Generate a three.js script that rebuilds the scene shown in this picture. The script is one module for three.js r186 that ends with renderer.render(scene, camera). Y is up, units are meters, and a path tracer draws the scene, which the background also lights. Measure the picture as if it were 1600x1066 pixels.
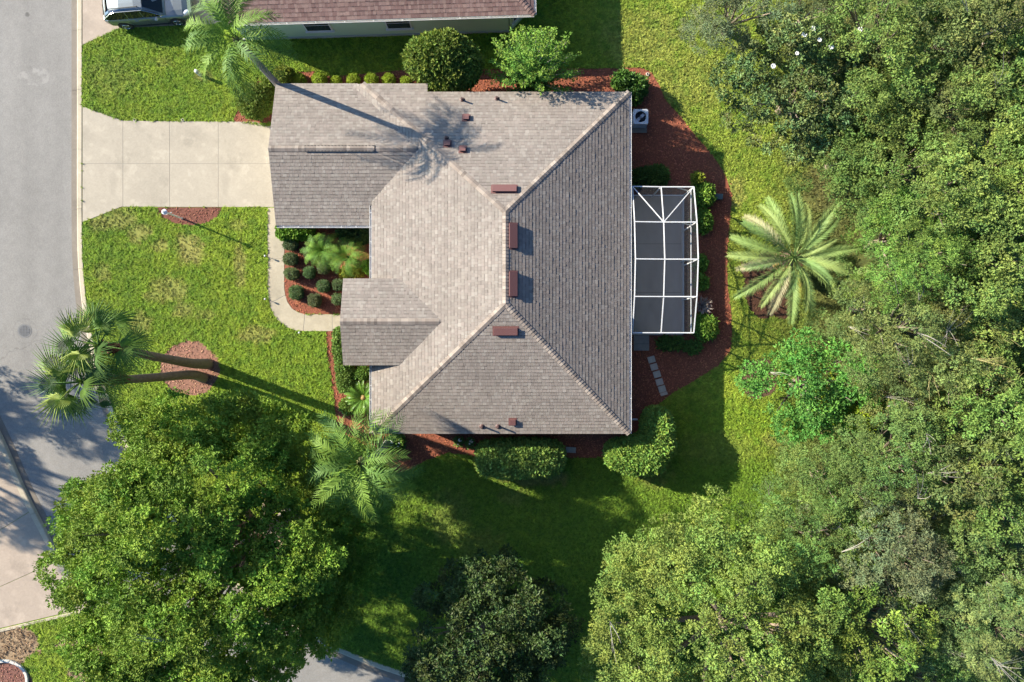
import * as THREE from 'three';
import { Sky } from 'three/addons/objects/Sky.js';
import { RoundedBoxGeometry } from 'three/addons/geometries/RoundedBoxGeometry.js';
import { mergeGeometries } from 'three/addons/utils/BufferGeometryUtils.js';

// ---------- camera, sky, sun, exposure ----------
const scene = new THREE.Scene();
const CAM_H = 38, S = CAM_H / 1066.667;           // metres per photo pixel at ground level
const camera = new THREE.PerspectiveCamera(53.13, 1.5, 0.5, 1500);
camera.position.set(0, CAM_H, 0); camera.up.set(0, 0, -1); camera.lookAt(0, 0, 0);
const renderer = new THREE.WebGLRenderer({ antialias: true });
renderer.toneMapping = THREE.LinearToneMapping;
renderer.toneMappingExposure = 2.85;
renderer.shadowMap.enabled = true;
const SUN_EL = THREE.MathUtils.degToRad(25.5);
const sunDir = new THREE.Vector3(-0.925 * Math.cos(SUN_EL), Math.sin(SUN_EL), -0.38 * Math.cos(SUN_EL)).normalize();
const sky = new Sky(); sky.name = 'sky'; sky.userData.kind = 'structure';
sky.scale.setScalar(1200);
const su = sky.material.uniforms;
su.sunPosition.value.copy(sunDir); su.turbidity.value = 3; su.rayleigh.value = 1.2; su.mieCoefficient.value = 0.004;
if (su.cloudCoverage) { su.cloudCoverage.value = 0.25; su.cloudDensity.value = 0.3; }
scene.add(sky); scene.environmentIntensity = 0.17;
const sun = new THREE.DirectionalLight(new THREE.Color(1, 0.90, 0.73), 5);
sun.position.copy(sunDir).multiplyScalar(120); sun.castShadow = true;
Object.assign(sun.shadow.camera, { left: -45, right: 45, top: 45, bottom: -45, near: 1, far: 260 });
sun.shadow.mapSize.set(4096, 4096); scene.add(sun);

// ---------- helpers ----------
function rng32(a) { return () => { a |= 0; a = a + 0x6D2B79F5 | 0; let t = Math.imul(a ^ a >>> 15, 1 | a); t = t + Math.imul(t ^ t >>> 7, 61 | t) ^ t; return ((t ^ t >>> 14) >>> 0) / 4294967296; }; }
const V = (x, y, z) => new THREE.Vector3(x, y, z);
const W = (px, py, h = 0) => V((px - 800) * S * (1 - h / CAM_H), h, (py - 533) * S * (1 - h / CAM_H));   // measured photo pixel + height -> metres
const hash = (x, y, s) => { let h = Math.imul(x, 374761393) ^ Math.imul(y, 668265263) ^ Math.imul(s, 974634777); h = Math.imul(h ^ h >>> 13, 1274126177); return ((h ^ h >>> 16) >>> 0) / 4294967296; };
function vnoise(x, y, s) { const xi = Math.floor(x), yi = Math.floor(y); let fx = x - xi, fy = y - yi; fx = fx * fx * (3 - 2 * fx); fy = fy * fy * (3 - 2 * fy);
  const a = hash(xi, yi, s), b = hash(xi + 1, yi, s), c = hash(xi, yi + 1, s), d = hash(xi + 1, yi + 1, s); return a + (b - a) * fx + (c - a) * fy + (a - b - c + d) * fx * fy; }
function fbm(x, y, s, o = 4) { let v = 0, a = 0.5, t = 0; for (let i = 0; i < o; i++) { v += a * vnoise(x, y, s + i * 17); t += a; a *= 0.5; x *= 2.03; y *= 2.03; } return v / t; }
const clamp = (v, a = 0, b = 1) => Math.min(b, Math.max(a, v));
const sstep = (a, b, v) => { v = clamp((v - a) / (b - a)); return v * v * (3 - 2 * v); };
const lerp = (a, b, t) => a + (b - a) * t;
const mix3 = (a, b, t) => [lerp(a[0], b[0], t), lerp(a[1], b[1], t), lerp(a[2], b[2], t)];
const toS = v => { v = clamp(v); return v <= 0.0031308 ? v * 12.92 : 1.055 * Math.pow(v, 1 / 2.4) - 0.055; };
function inPoly(x, y, p) { let c = false; for (let i = 0, j = p.length - 1; i < p.length; j = i++) { const a = p[i], b = p[j]; if ((a[1] > y) !== (b[1] > y) && x < (b[0] - a[0]) * (y - a[1]) / (b[1] - a[1]) + a[0]) c = !c; } return c; }
const used = {};
function numbered(n) { if (!(n in used)) { used[n] = 0; return n; } used[n]++; return n + '_' + String(used[n]).padStart(3, '0'); }
function shadow(o) { o.castShadow = true; o.receiveShadow = true; return o; }
function thing(name, label, category, pos = [0, 0, 0], turn = 0, group) { const o = new THREE.Group(); o.name = numbered(name); o.position.set(...pos); o.rotation.y = turn; o.userData = { label, category }; if (group) o.userData.group = group; scene.add(o); return o; }
function part(name, geo, mat, parent, kind) { const m = shadow(new THREE.Mesh(geo, mat)); m.name = name; if (kind) m.userData.kind = kind; parent.add(m); return m; }
function structure(name, geo, mat) { const m = shadow(new THREE.Mesh(geo, mat)); m.name = numbered(name); m.userData.kind = 'structure'; scene.add(m); return m; }
function structGroup(name) { const g = new THREE.Group(); g.name = numbered(name); g.userData.kind = 'structure'; scene.add(g); return g; }
function solo(name, geo, mat, label, category, group) { const m = shadow(new THREE.Mesh(geo, mat)); m.name = numbered(name); m.userData = { label, category }; if (group) m.userData.group = group; scene.add(m); return m; }
const rgb = (r, g, b) => new THREE.Color().setRGB(r, g, b);
const std = (r, g, b, rough = 0.8, extra = {}) => new THREE.MeshStandardMaterial({ color: rgb(r, g, b), roughness: rough, ...extra });
function box(w, h, d, x = 0, y = 0, z = 0, r = 0) { const g = r ? new RoundedBoxGeometry(w, h, d, 2, r) : new THREE.BoxGeometry(w, h, d); g.translate(x, y, z); return g; }
function plain(g) { const o = g.index ? g.toNonIndexed() : g; for (const k of Object.keys(o.attributes)) if (!['position', 'normal', 'uv'].includes(k)) o.deleteAttribute(k); return o; }
const merge = gs => mergeGeometries(gs.map(plain));
function bar(a, b, w, h = w) { // square bar from a to b
  const d = b.clone().sub(a), L = d.length(); const g = new THREE.BoxGeometry(w, h, L); const m = new THREE.Matrix4().lookAt(b, a, Math.abs(d.y / L) > 0.98 ? V(1, 0, 0) : V(0, 1, 0)); m.setPosition(a.clone().add(b).multiplyScalar(0.5)); g.applyMatrix4(m); return g; }
function tube(pts, radii, seg = 8, ringsPer = 6) { // tapered tube through pts
  const c = new THREE.CatmullRomCurve3(pts), n = Math.max(2, (pts.length - 1) * ringsPer), pos = [], uv = [], idx = [], fr = c.computeFrenetFrames(n, false);
  for (let i = 0; i <= n; i++) { const t = i / n, p = c.getPoint(t), k = t * (radii.length - 1), k0 = Math.min(Math.floor(k), radii.length - 2), r = lerp(radii[k0], radii[k0 + 1], k - k0);
    for (let j = 0; j <= seg; j++) { const a = j / seg * Math.PI * 2, x = Math.cos(a) * r, y = Math.sin(a) * r, N = fr.normals[i], B = fr.binormals[i]; pos.push(p.x + N.x * x + B.x * y, p.y + N.y * x + B.y * y, p.z + N.z * x + B.z * y); uv.push(j / seg, t * 8); } }
  for (let i = 0; i < n; i++) for (let j = 0; j < seg; j++) { const a = i * (seg + 1) + j, b = a + seg + 1; idx.push(a, b, a + 1, b, b + 1, a + 1); }
  const g = new THREE.BufferGeometry(); g.setAttribute('position', new THREE.Float32BufferAttribute(pos, 3)); g.setAttribute('uv', new THREE.Float32BufferAttribute(uv, 2)); g.setIndex(idx); g.computeVertexNormals(); return g; }
function tex(w, h, fn, srgb = true, repeat) { const d = new Uint8Array(w * h * 4); for (let y = 0; y < h; y++) for (let x = 0; x < w; x++) { const c = fn(x / w, y / h, x, y), i = (y * w + x) * 4;
    if (srgb) { d[i] = toS(c[0]) * 255; d[i + 1] = toS(c[1]) * 255; d[i + 2] = toS(c[2]) * 255; } else { const v = clamp(c) * 255; d[i] = d[i + 1] = d[i + 2] = v; } d[i + 3] = 255; }
  const t = new THREE.DataTexture(d, w, h); t.magFilter = THREE.LinearFilter; t.minFilter = THREE.LinearFilter; t.wrapS = t.wrapT = THREE.RepeatWrapping; if (srgb) t.colorSpace = THREE.SRGBColorSpace; if (repeat) t.repeat.set(...repeat); t.needsUpdate = true; return t; }
function tnoise(u, v, f, s, o = 3) { // tileable fbm on the unit square
  let r = 0, a = 0.5, t = 0; for (let i = 0; i < o; i++) { const x = u * f, y = v * f, xi = Math.floor(x), yi = Math.floor(y); let fx = x - xi, fy = y - yi; fx = fx * fx * (3 - 2 * fx); fy = fy * fy * (3 - 2 * fy); const q = (i1, j1) => hash((i1 % f + f) % f, (j1 % f + f) % f, s + i * 31);
    const A = q(xi, yi), B = q(xi + 1, yi), C = q(xi, yi + 1), D = q(xi + 1, yi + 1); r += a * (A + (B - A) * fx + (C - A) * fy + (A - B - C + D) * fx * fy); t += a; a *= 0.5; f *= 2; } return r / t; }
function sheet(pts, y, px = true) { // flat polygon sheet; uv in metres
  const sh = new THREE.Shape(pts.map(p => px ? new THREE.Vector2((p[0] - 800) * S, -(p[1] - 533) * S) : new THREE.Vector2(p[0], -p[1]))); const g = new THREE.ShapeGeometry(sh, 8); g.rotateX(-Math.PI / 2); g.translate(0, y, 0); return g; }
function slabGeo(pts, top, depth, px = true, bevel = 0.008) { const sh = new THREE.Shape(pts.map(p => px ? new THREE.Vector2((p[0] - 800) * S, -(p[1] - 533) * S) : new THREE.Vector2(p[0], -p[1])));
  const g = new THREE.ExtrudeGeometry(sh, { depth, bevelEnabled: bevel > 0, bevelSize: bevel, bevelThickness: bevel, bevelOffset: -bevel, bevelSegments: 1, curveSegments: 6 }); g.rotateX(-Math.PI / 2); g.translate(0, top - depth - bevel, 0); return g; }
const ellipse = (cx, cy, rx, ry, n = 36, wob = 0, s = 1) => Array.from({ length: n }, (_, i) => { const a = i / n * Math.PI * 2, k = 1 + wob * (vnoise(i * 0.5, 3, s) - 0.5); return [cx + Math.cos(a) * rx * k, cy + Math.sin(a) * ry * k]; });
function curvePx(pts, n = 80) { const c = new THREE.CatmullRomCurve3(pts.map(p => V(p[0], 0, p[1])), false, 'centripetal'); return c.getSpacedPoints(n).map(p => [p.x, p.z]); }

// ---------- outlines measured on the ground (photo pixels) ----------
const kerbEast = curvePx([[128, -420], [128, -100], [128, 180], [128, 340], [129.5, 410], [136, 480], [147, 540], [163, 600], [183, 655], [205, 700], [245, 768], [300, 838], [370, 908], [450, 968], [540, 1016], [650, 1056], [770, 1090], [920, 1118], [1100, 1135]], 140);
const kerbWest = curvePx([[-78, -420], [-78, 100], [-76, 330], [-68, 450], [-52, 560], [-28, 640], [0, 702], [32, 775], [60, 830], [86, 878], [122, 930], [162, 980], [225, 1035], [320, 1095], [440, 1150], [600, 1200], [800, 1240], [1100, 1262]], 140);
const roadPoly = [...kerbEast, ...kerbWest.slice().reverse()];
const driveTop = [[128, 166], [190, 188], [420, 190]], driveBot = [[128, 347], [190, 323.5], [418, 324]];
const walkPoly = [[418, 324], [445, 324], [444, 450], [447, 468], [456, 482], [470, 490], [482, 491.5], [560, 491.5], [560, 517.5], [470, 517.5], [450, 512], [432, 498], [421, 480], [418, 460]];
const drivePoly = [[128, 166], [190, 188], [362, 190], [445, 200], [445, 324], [190, 323.5], [128, 347]];
const drive2Poly = [[128, 70], [185, 45], [320, 40], [420, 36], [420, -140], [128, -140]];
const kx = y => { for (let i = 1; i < kerbWest.length; i++) { const p = kerbWest[i - 1], q = kerbWest[i]; if (y >= p[1] && y <= q[1]) return [lerp(p[0], q[0], (y - p[1]) / (q[1] - p[1])) + 0.2, y]; } return kerbWest[0]; };
const kr = (y0, y1) => Array.from({ length: 9 }, (_, i) => kx(lerp(y0, y1, i / 8)));
const apronPoly = [[-300, 560], ...kr(560, 952), [0, 984], [-300, 1050]];
const bedNE = [[362, 191], [367, 180], [385, 150], [402, 127], [425, 119], [448, 121], [468, 112], [490, 111], [512, 119], [545, 117], [600, 112], [660, 106], [760, 107], [880, 107], [960, 106], [1000, 105], [1017, 111], [1030, 132], [1040, 155], [1062, 180], [1086, 210], [1112, 240], [1133, 270], [1144, 305], [1141, 350], [1137, 390], [1137, 440], [1142, 480], [1145, 520], [1141, 550], [1122, 572], [1090, 592], [1046, 618], [1030, 632], [1010, 650], [985, 690], [955, 712], [930, 716], [885, 716], [840, 722], [760, 722], [735, 712], [700, 708], [665, 720], [640, 735], [622, 741], [603, 725], [582, 706], [560, 690], [527, 674], [523, 640], [517, 590], [511, 555], [509, 518], [560, 515], [600, 500], [600, 400], [600, 300], [560, 220], [445, 210], [425, 192]];
const bedFront = [[444, 345], [444, 450], [447, 468], [456, 482], [470, 490], [482, 491], [560, 491], [600, 470], [600, 335], [500, 335]];
const bedLamp = [...Array.from({ length: 20 }, (_, i) => { const a = i / 19 * Math.PI; return [296 + Math.cos(a) * 50, 324 + Math.sin(a) * 28]; })];
const bedPalm = ellipse(297, 575, 46, 43, 40, 0.1, 5);
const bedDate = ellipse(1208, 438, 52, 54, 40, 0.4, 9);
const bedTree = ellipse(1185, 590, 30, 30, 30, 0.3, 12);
const bedCorner = ellipse(0, 1082, 58, 48, 36, 0.1, 15);
const dirtCorner = [ellipse(130, 1037, 27, 36, 24, 0.4, 21), ellipse(14, 1010, 44, 27, 24, 0.4, 22), ellipse(103, 1004, 14, 14, 16, 0.3, 23)];
const roofPx = [[430, 132], [668, 132], [668, 146], [983, 146], [983, 678], [585, 678], [583, 571], [537, 571], [535, 437], [580, 437], [580, 350], [433, 350]];

// ---------- colour fields ----------
const patches = [[180, 345, 34, 14, .8], [155, 352, 16, 10, .7], [217, 362, 18, 16, .9], [253, 383, 14, 9, .8], [296, 388, 22, 22, 1], [375, 415, 9, 30, .8], [370, 352, 14, 8, .5], [160, 425, 12, 14, .6], [265, 452, 26, 18, .75], [240, 462, 14, 8, .7], [285, 485, 16, 12, .7], [320, 492, 16, 8, .5], [220, 505, 16, 18, .7], [400, 522, 26, 14, .8], [190, 330, 20, 8, .5], [255, 98, 16, 8, .35], [318, 120, 14, 9, .8], [840, 745, 50, 14, .8], [1020, 735, 30, 22, .5], [700, 810, 30, 40, .3], [750, 850, 40, 26, .25], [800, 775, 24, 14, .35], [1215, 690, 24, 14, .5], [1120, 700, 60, 26, .25], [1280, 300, 40, 30, .5], [1000, 60, 60, 40, .35], [180, 120, 40, 30, .25], [1080, 130, 60, 40, .3], [1150, 300, 14, 22, .6]];
function lawnColor(px, py) {
  const n = fbm(px * 0.02, py * 0.02, 3), f = fbm(px * 0.11, py * 0.11, 8, 3), e = sstep(880, 1040, px) * (1 - sstep(500, 700, py));
  let c = mix3([0.150, 0.265, 0.014], [0.240, 0.325, 0.020], n * 1.3 - 0.15);
  c = mix3(c, [0.26, 0.32, 0.05], e * 0.6);                       // dry back lawn
  c = mix3(c, [0.095, 0.205, 0.010], sstep(0.45, 0.75, f) * 0.6);
  c = mix3(c, [0.085, 0.18, 0.012], sstep(640, 760, py) * 0.7 * sstep(480, 600, px));   // deeper green over the side lawn
  let b = 0; for (const p of patches) { const dx = (px - p[0]) / p[2], dy = (py - p[1]) / p[3], d = dx * dx + dy * dy; if (d < 4) b = Math.max(b, p[4] * (1 - sstep(0.2, 1.9, d + (f - 0.5) * 2.4))); }
  c = mix3(c, [0.33, 0.245, 0.10], b * 0.55);
  if (py > 940 && px < 240) for (const d of dirtCorner) if (inPoly(px + (f - .5) * 24, py + (n - .5) * 24, d)) return { c: mix3([0.26, 0.17, 0.095], [0.34, 0.25, 0.15], f), b: 0.97 };
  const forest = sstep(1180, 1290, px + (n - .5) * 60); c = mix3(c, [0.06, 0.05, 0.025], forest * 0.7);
  return { c, b };
}
// ---------- ground ----------
const X0 = -29.5, X1 = 29.5, Z0 = -20, Z1 = 20.5;
const LWN = 1536, LHN = 1054;
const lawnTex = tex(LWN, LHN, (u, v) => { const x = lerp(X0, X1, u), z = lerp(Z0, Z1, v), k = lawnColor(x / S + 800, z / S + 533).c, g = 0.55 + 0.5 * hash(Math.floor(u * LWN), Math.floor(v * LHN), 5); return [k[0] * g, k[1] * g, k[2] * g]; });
lawnTex.wrapS = lawnTex.wrapT = THREE.MirroredRepeatWrapping;
function planUV(g) { const p = g.attributes.position, uv = new Float32Array(p.count * 2); for (let i = 0; i < p.count; i++) { uv[2 * i] = (p.getX(i) - X0) / (X1 - X0); uv[2 * i + 1] = (p.getZ(i) - Z0) / (Z1 - Z0); } g.setAttribute('uv', new THREE.BufferAttribute(uv, 2)); return g; }
const bumpTex = tex(512, 512, (u, v) => tnoise(u, v, 64, 77, 3), false);
const lawnMat = new THREE.MeshStandardMaterial({ map: lawnTex, roughness: 1 });
const far = 420;
{ const g = new THREE.PlaneGeometry(1000, 1000); g.rotateX(-Math.PI / 2); g.translate(0, -0.24, 0); structure('ground', g, std(0.09, 0.10, 0.04, 1)); }
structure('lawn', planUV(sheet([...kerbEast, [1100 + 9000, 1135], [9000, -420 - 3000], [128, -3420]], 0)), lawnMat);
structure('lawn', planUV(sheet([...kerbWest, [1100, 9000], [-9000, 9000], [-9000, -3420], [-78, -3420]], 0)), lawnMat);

const roadTex = tex(1024, 1024, (u, v) => { // asphalt over 40 x 46 m with tyre lanes, patches and stains
  const x = lerp(-32, 0, u), z = lerp(-21, 21, v), px = x / S + 800, py = z / S + 533;
  let g = 0.285 + 0.06 * (fbm(x * 0.5, z * 0.25, 41) - 0.5) + 0.05 * (fbm(x * 3, z * 3, 42, 3) - 0.5) + 0.075 * (hash(Math.floor(u * 1024), Math.floor(v * 1024), 7) - 0.5);
  if (py < 640) g -= 0.022 * Math.exp(-(((px - 40) / 12) ** 2)) + 0.024 * Math.exp(-(((px - 88) / 10) ** 2)) * fbm(px * .05, py * .02, 50);
  const w = fbm(px * .12, py * .12, 52); g += 0.075 * (1 - sstep(0.5, 1.3, ((px - 52 + (w - .5) * 20) / 26) ** 2 + ((py - 120 + (w - .5) * 26) / 14) ** 2)) * sstep(.3, .6, w);
  g -= 0.12 * (1 - sstep(0.4, 1.2, ((px - 39) / 4) ** 2 + ((py - 20) / 4) ** 2));
  const cr = Math.abs(py - 548 - 14 * (fbm(px * .1, 1, 60) - .5) + (px - 20) * .5); if (px < 75 && cr < 0.9) g *= 0.8;
  const ring = Math.abs(Math.hypot(px - 35, py - 517) - 17 - 4 * fbm(px * .2, py * .2, 61)); if (ring < 1.1) g *= 0.9;
  return [g * .72, g * .685, g * 0.63]; });
{ const g = sheet(roadPoly, -0.13), p = g.attributes.position, uv = g.attributes.uv; for (let i = 0; i < p.count; i++) uv.setXY(i, (p.getX(i) + 32) / 32, (p.getZ(i) + 21) / 42); roadTex.wrapS = roadTex.wrapT = THREE.MirroredRepeatWrapping;
  structure('street', g, new THREE.MeshStandardMaterial({ map: roadTex, roughness: 0.95 })); }

const concTex = tex(1024, 1024, (u, v) => { const n = tnoise(u, v, 6, 11, 5), s = tnoise(u, v, 90, 12, 2), b = tnoise(u, v, 16, 13, 3); let k = 0.86 + 0.26 * (n - 0.5) + 0.14 * (s - 0.5) + 0.10 * sstep(.6, .8, b) - 0.10 * sstep(.62, .8, tnoise(u, v, 9, 14, 4)); return [k, k * 0.985, k * 0.95]; }, true);
concTex.repeat.set(0.16, 0.16);
const concMat = (r, g, b, rough = 0.9) => new THREE.MeshStandardMaterial({ map: concTex, color: rgb(r / 1.52, g / 1.52, b / 1.50), roughness: rough });
const M = { drive: concMat(0.565, 0.502, 0.40), drive2: concMat(0.56, 0.46, 0.37), walk: concMat(0.58, 0.51, 0.38), kerb: concMat(0.66, 0.58, 0.43), gutter: concMat(0.285, 0.245, 0.2), deck: concMat(0.72, 0.61, 0.50), pad: concMat(0.42, 0.38, 0.34) };

function kerbRun(line, side, label) { // line: back edge of the kerb; side: +1 when the road lies to the left of the walking direction
  const g = structGroup('kerb'); const pts = line.map(p => V((p[0] - 800) * S, 0, (p[1] - 533) * S));
  const inFrame = p => p.x > -33 && p.x < 8 && p.z > -24 && p.z < 27;
  let acc = [], len = 0;
  const flush = () => { if (acc.length > 1) { for (const [nm, prof, m] of [['kerb_segment', [[0.01, -0.2], [0.01, 0.022], [0.03, 0.03], [0.24, 0.025], [0.29, 0.005], [0.35, -0.105], [0.35, -0.2]], M.kerb], ['gutter_segment', [[0.352, -0.2], [0.352, -0.108], [0.68, -0.122], [0.69, -0.2]], M.gutter]]) {
      const pos = [], uv = [], idx = []; const n = acc.length, k = prof.length;
      acc.forEach((a, i) => { const cut = i === 0 ? 0.006 : i === n - 1 ? -0.006 : 0; for (const [o, y] of prof) { const x = a.p.x + a.n.x * o + a.t.x * cut, z = a.p.z + a.n.z * o + a.t.z * cut; pos.push(x, y, z); uv.push(x, z); } });
      for (let i = 0; i < n - 1; i++) for (let j = 0; j < k - 1; j++) { const q = i * k + j; side > 0 ? idx.push(q, q + k, q + 1, q + 1, q + k, q + k + 1) : idx.push(q, q + 1, q + k, q + 1, q + k + 1, q + k); }
      for (const e of [0, (n - 1) * k]) for (let j = 1; j < k - 1; j++) idx.push(e, e + j, e + j + 1);
      let ge = new THREE.BufferGeometry(); ge.setAttribute('position', new THREE.Float32BufferAttribute(pos, 3)); ge.setAttribute('uv', new THREE.Float32BufferAttribute(uv, 2)); ge.setIndex(idx); ge = ge.toNonIndexed(); ge.computeVertexNormals(); part(nm, ge, m, g); } } };
  for (let i = 0; i < pts.length; i++) { const t = pts[Math.min(i + 1, pts.length - 1)].clone().sub(pts[Math.max(i - 1, 0)]).normalize(), n = V(-t.z, 0, t.x).multiplyScalar(side), e = { p: pts[i], t, n };
    if (!inFrame(pts[i])) { flush(); acc = []; len = 0; continue; }
    acc.push(e); if (acc.length > 1) len += pts[i].distanceTo(pts[i - 1]); if (len > 3.1) { flush(); acc = [e]; len = 0; } }
  flush(); }
kerbRun(kerbEast, 1); kerbRun(kerbWest, -1);

const jointMat = std(0.27, 0.245, 0.20, 1);
function slabs(name, polys, mat, top = 0.02, depth = 0.1, under) { const g = structGroup(name); if (under) part('joint_filler', sheet(under, 0.0135), jointMat, g); for (const p of polys) part('slab', slabGeo(p, top, depth), mat, g); return g; }
const jj = 0.25;
slabs('driveway', [[[128.5, 166], [192 - jj, 188.5], [192 - jj, 256 - jj], [128.5, 256 - jj]], [[128.5, 256 + jj], [192 - jj, 256 + jj], [192 - jj, 323], [190, 323], [128.5, 347]],
  [[192 + jj, 188.6], [265 - jj, 189.2], [265 - jj, 256 - jj], [192 + jj, 256 - jj]], [[192 + jj, 256 + jj], [265 - jj, 256 + jj], [265 - jj, 323.3], [192 + jj, 323.1]],
  [[265 + jj, 189.3], [341 - jj, 189.8], [341 - jj, 256 - jj], [265 + jj, 256 - jj]], [[265 + jj, 256 + jj], [341 - jj, 256 + jj], [341 - jj, 323.5], [265 + jj, 323.4]],
  [[341 + jj, 189.8], [400, 190.3], [418, 196.5], [468, 199], [468, 256 - jj], [341 + jj, 256 - jj]], [[341 + jj, 256 + jj], [468, 256 + jj], [468, 323.6], [341 + jj, 323.5]]], M.drive, 0.02, 0.1, [[130, 168], [190, 190], [400, 191.5], [420, 198], [466, 200], [466, 322], [191, 322], [130, 345]]);
slabs('walkway', [[[418, 324.6], [445, 324.6], [444, 404 - jj], [418, 404 - jj]], [[418, 404 + jj], [444, 404 + jj], [444, 450], [445.5, 461], [421.5, 480 - 6], [418.6, 464], [418, 450]],
  [[422, 475], [446, 462], [449, 472], [456, 482], [466, 488.5], [476, 491], [473.6, 517.4], [462, 516.5], [447, 511], [432, 499], [425, 487]], [[477, 491.2], [519, 491.5], [519, 517.6], [474.6, 517.6]], [[519.8, 491.5], [566, 491.5], [566, 517.6], [519.8, 517.6]]], M.walk, 0.02, 0.1, [[419, 325.5], [444, 325.5], [443, 450], [446, 468], [455, 483], [468, 490.6], [480, 492.3], [564, 492.3], [564, 516.7], [470, 516.7], [450, 511], [433, 497], [422, 479.5], [419, 460]]);
slabs('neighbour_driveway', [[[128.5, 70], [186, 44], [186, -20], [128.5, -20]], [[187, 43.6], [262, 40], [262, -20], [187, -20]], [[263, 40], [345, 37], [345, -20], [263, -20]], [[346, 37], [425, 34], [425, -20], [346, -20]], [[128.5, -21], [262, -21], [262, -140], [128.5, -140]], [[263, -21], [425, -21], [425, -140], [263, -140]]], M.drive2);
slabs('sidewalk_apron', [[[-300, 560], ...kr(560, 800), [0, 828], [-300, 960]], [...kr(800.6, 878), [0, 916.6], [-300, 1020], [-300, 960.6], [0, 828.7]], [...kr(878.6, 952), [95, 959.5], [0, 982], [-300, 1070], [-300, 1020.6], [0, 917.3]]], M.drive2);
{ const g = structGroup('edging'); part('edging_strip', slabGeo([[125, 954], [126, 958], [0, 988], [-120, 1020], [-120, 1015], [0, 983.5]], 0.05, 0.12), M.kerb, g); }

// mulch: base sheets and loose chips
const mulchTex = tex(512, 512, (u, v, x, y) => { const k = 0.45 + 0.75 * hash(x >> 1, y, 3) * tnoise(u, v, 40, 20, 2) + 0.5 * (tnoise(u, v, 128, 21, 1) - .5); return [k, k * 0.98, k * 0.98]; });
mulchTex.repeat.set(0.4, 0.4);
const mulchMat = (r, g, b) => new THREE.MeshStandardMaterial({ map: mulchTex, color: rgb(r, g, b), roughness: 1 });
const RED = [0.45, 0.145, 0.078], BROWN = [0.47, 0.235, 0.155], DIRT = [0.19, 0.11, 0.065];
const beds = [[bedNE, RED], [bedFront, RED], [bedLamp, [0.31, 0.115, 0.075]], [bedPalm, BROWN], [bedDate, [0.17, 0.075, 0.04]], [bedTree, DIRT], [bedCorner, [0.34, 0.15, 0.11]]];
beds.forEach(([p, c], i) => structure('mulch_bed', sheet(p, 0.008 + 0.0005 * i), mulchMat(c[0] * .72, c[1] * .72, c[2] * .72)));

const exclude = [roadPoly, drivePoly, walkPoly, drive2Poly, apronPoly, roofPx];
const bbox = p => [Math.min(...p.map(q => q[0])), Math.min(...p.map(q => q[1])), Math.max(...p.map(q => q[0])), Math.max(...p.map(q => q[1]))];
const exB = exclude.map(p => [p, bbox(p)]), bedB = beds.map(b => [b[0], bbox(b[0])]);
const hit = (x, y, L) => L.some(([p, b]) => x >= b[0] && x <= b[2] && y >= b[1] && y <= b[3] && inPoly(x, y, p));
const neighbourPx = [[300, -80], [300, 54], [800, 44], [840, 10], [840, -80]], lanaiPx = [[980, 300], [1068, 300], [1068, 525], [980, 525]];
const dummy = new THREE.Object3D(), col = new THREE.Color();
function instanced(name, geo, mat, list, parent, kind = 'stuff') { const m = shadow(new THREE.InstancedMesh(geo, mat, list.length)); list.forEach((e, i) => { m.setMatrixAt(i, e.m); m.setColorAt(i, col.setRGB(...e.c)); }); m.name = parent ? name : numbered(name); if (kind) m.userData.kind = kind; (parent || scene).add(m); return m; }
function bladeGeo(n, r, h, w, seed) { const R = rng32(seed), pos = []; for (let i = 0; i < n; i++) { const a = R() * 6.283, d = R() * r * 0.5, bx = Math.cos(R() * 6.28) * d, bz = Math.sin(R() * 6.28) * d, hh = h * (0.6 + 0.7 * R()), lean = r * (0.4 + 0.8 * R()), wx = -Math.sin(a) * w, wz = Math.cos(a) * w, tx = bx + Math.cos(a) * lean, tz = bz + Math.sin(a) * lean, mx = bx + Math.cos(a) * lean * .4, mz = bz + Math.sin(a) * lean * .4;
    pos.push(bx - wx, 0, bz - wz, bx + wx, 0, bz + wz, mx + wx * .8, hh * .75, mz + wz * .8, bx - wx, 0, bz - wz, mx + wx * .8, hh * .75, mz + wz * .8, mx - wx * .8, hh * .75, mz - wz * .8, mx - wx * .8, hh * .75, mz - wz * .8, mx + wx * .8, hh * .75, mz + wz * .8, tx, hh, tz); }
  const g = new THREE.BufferGeometry(); g.setAttribute('position', new THREE.Float32BufferAttribute(pos, 3)); g.computeVertexNormals(); return g; }
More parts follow.
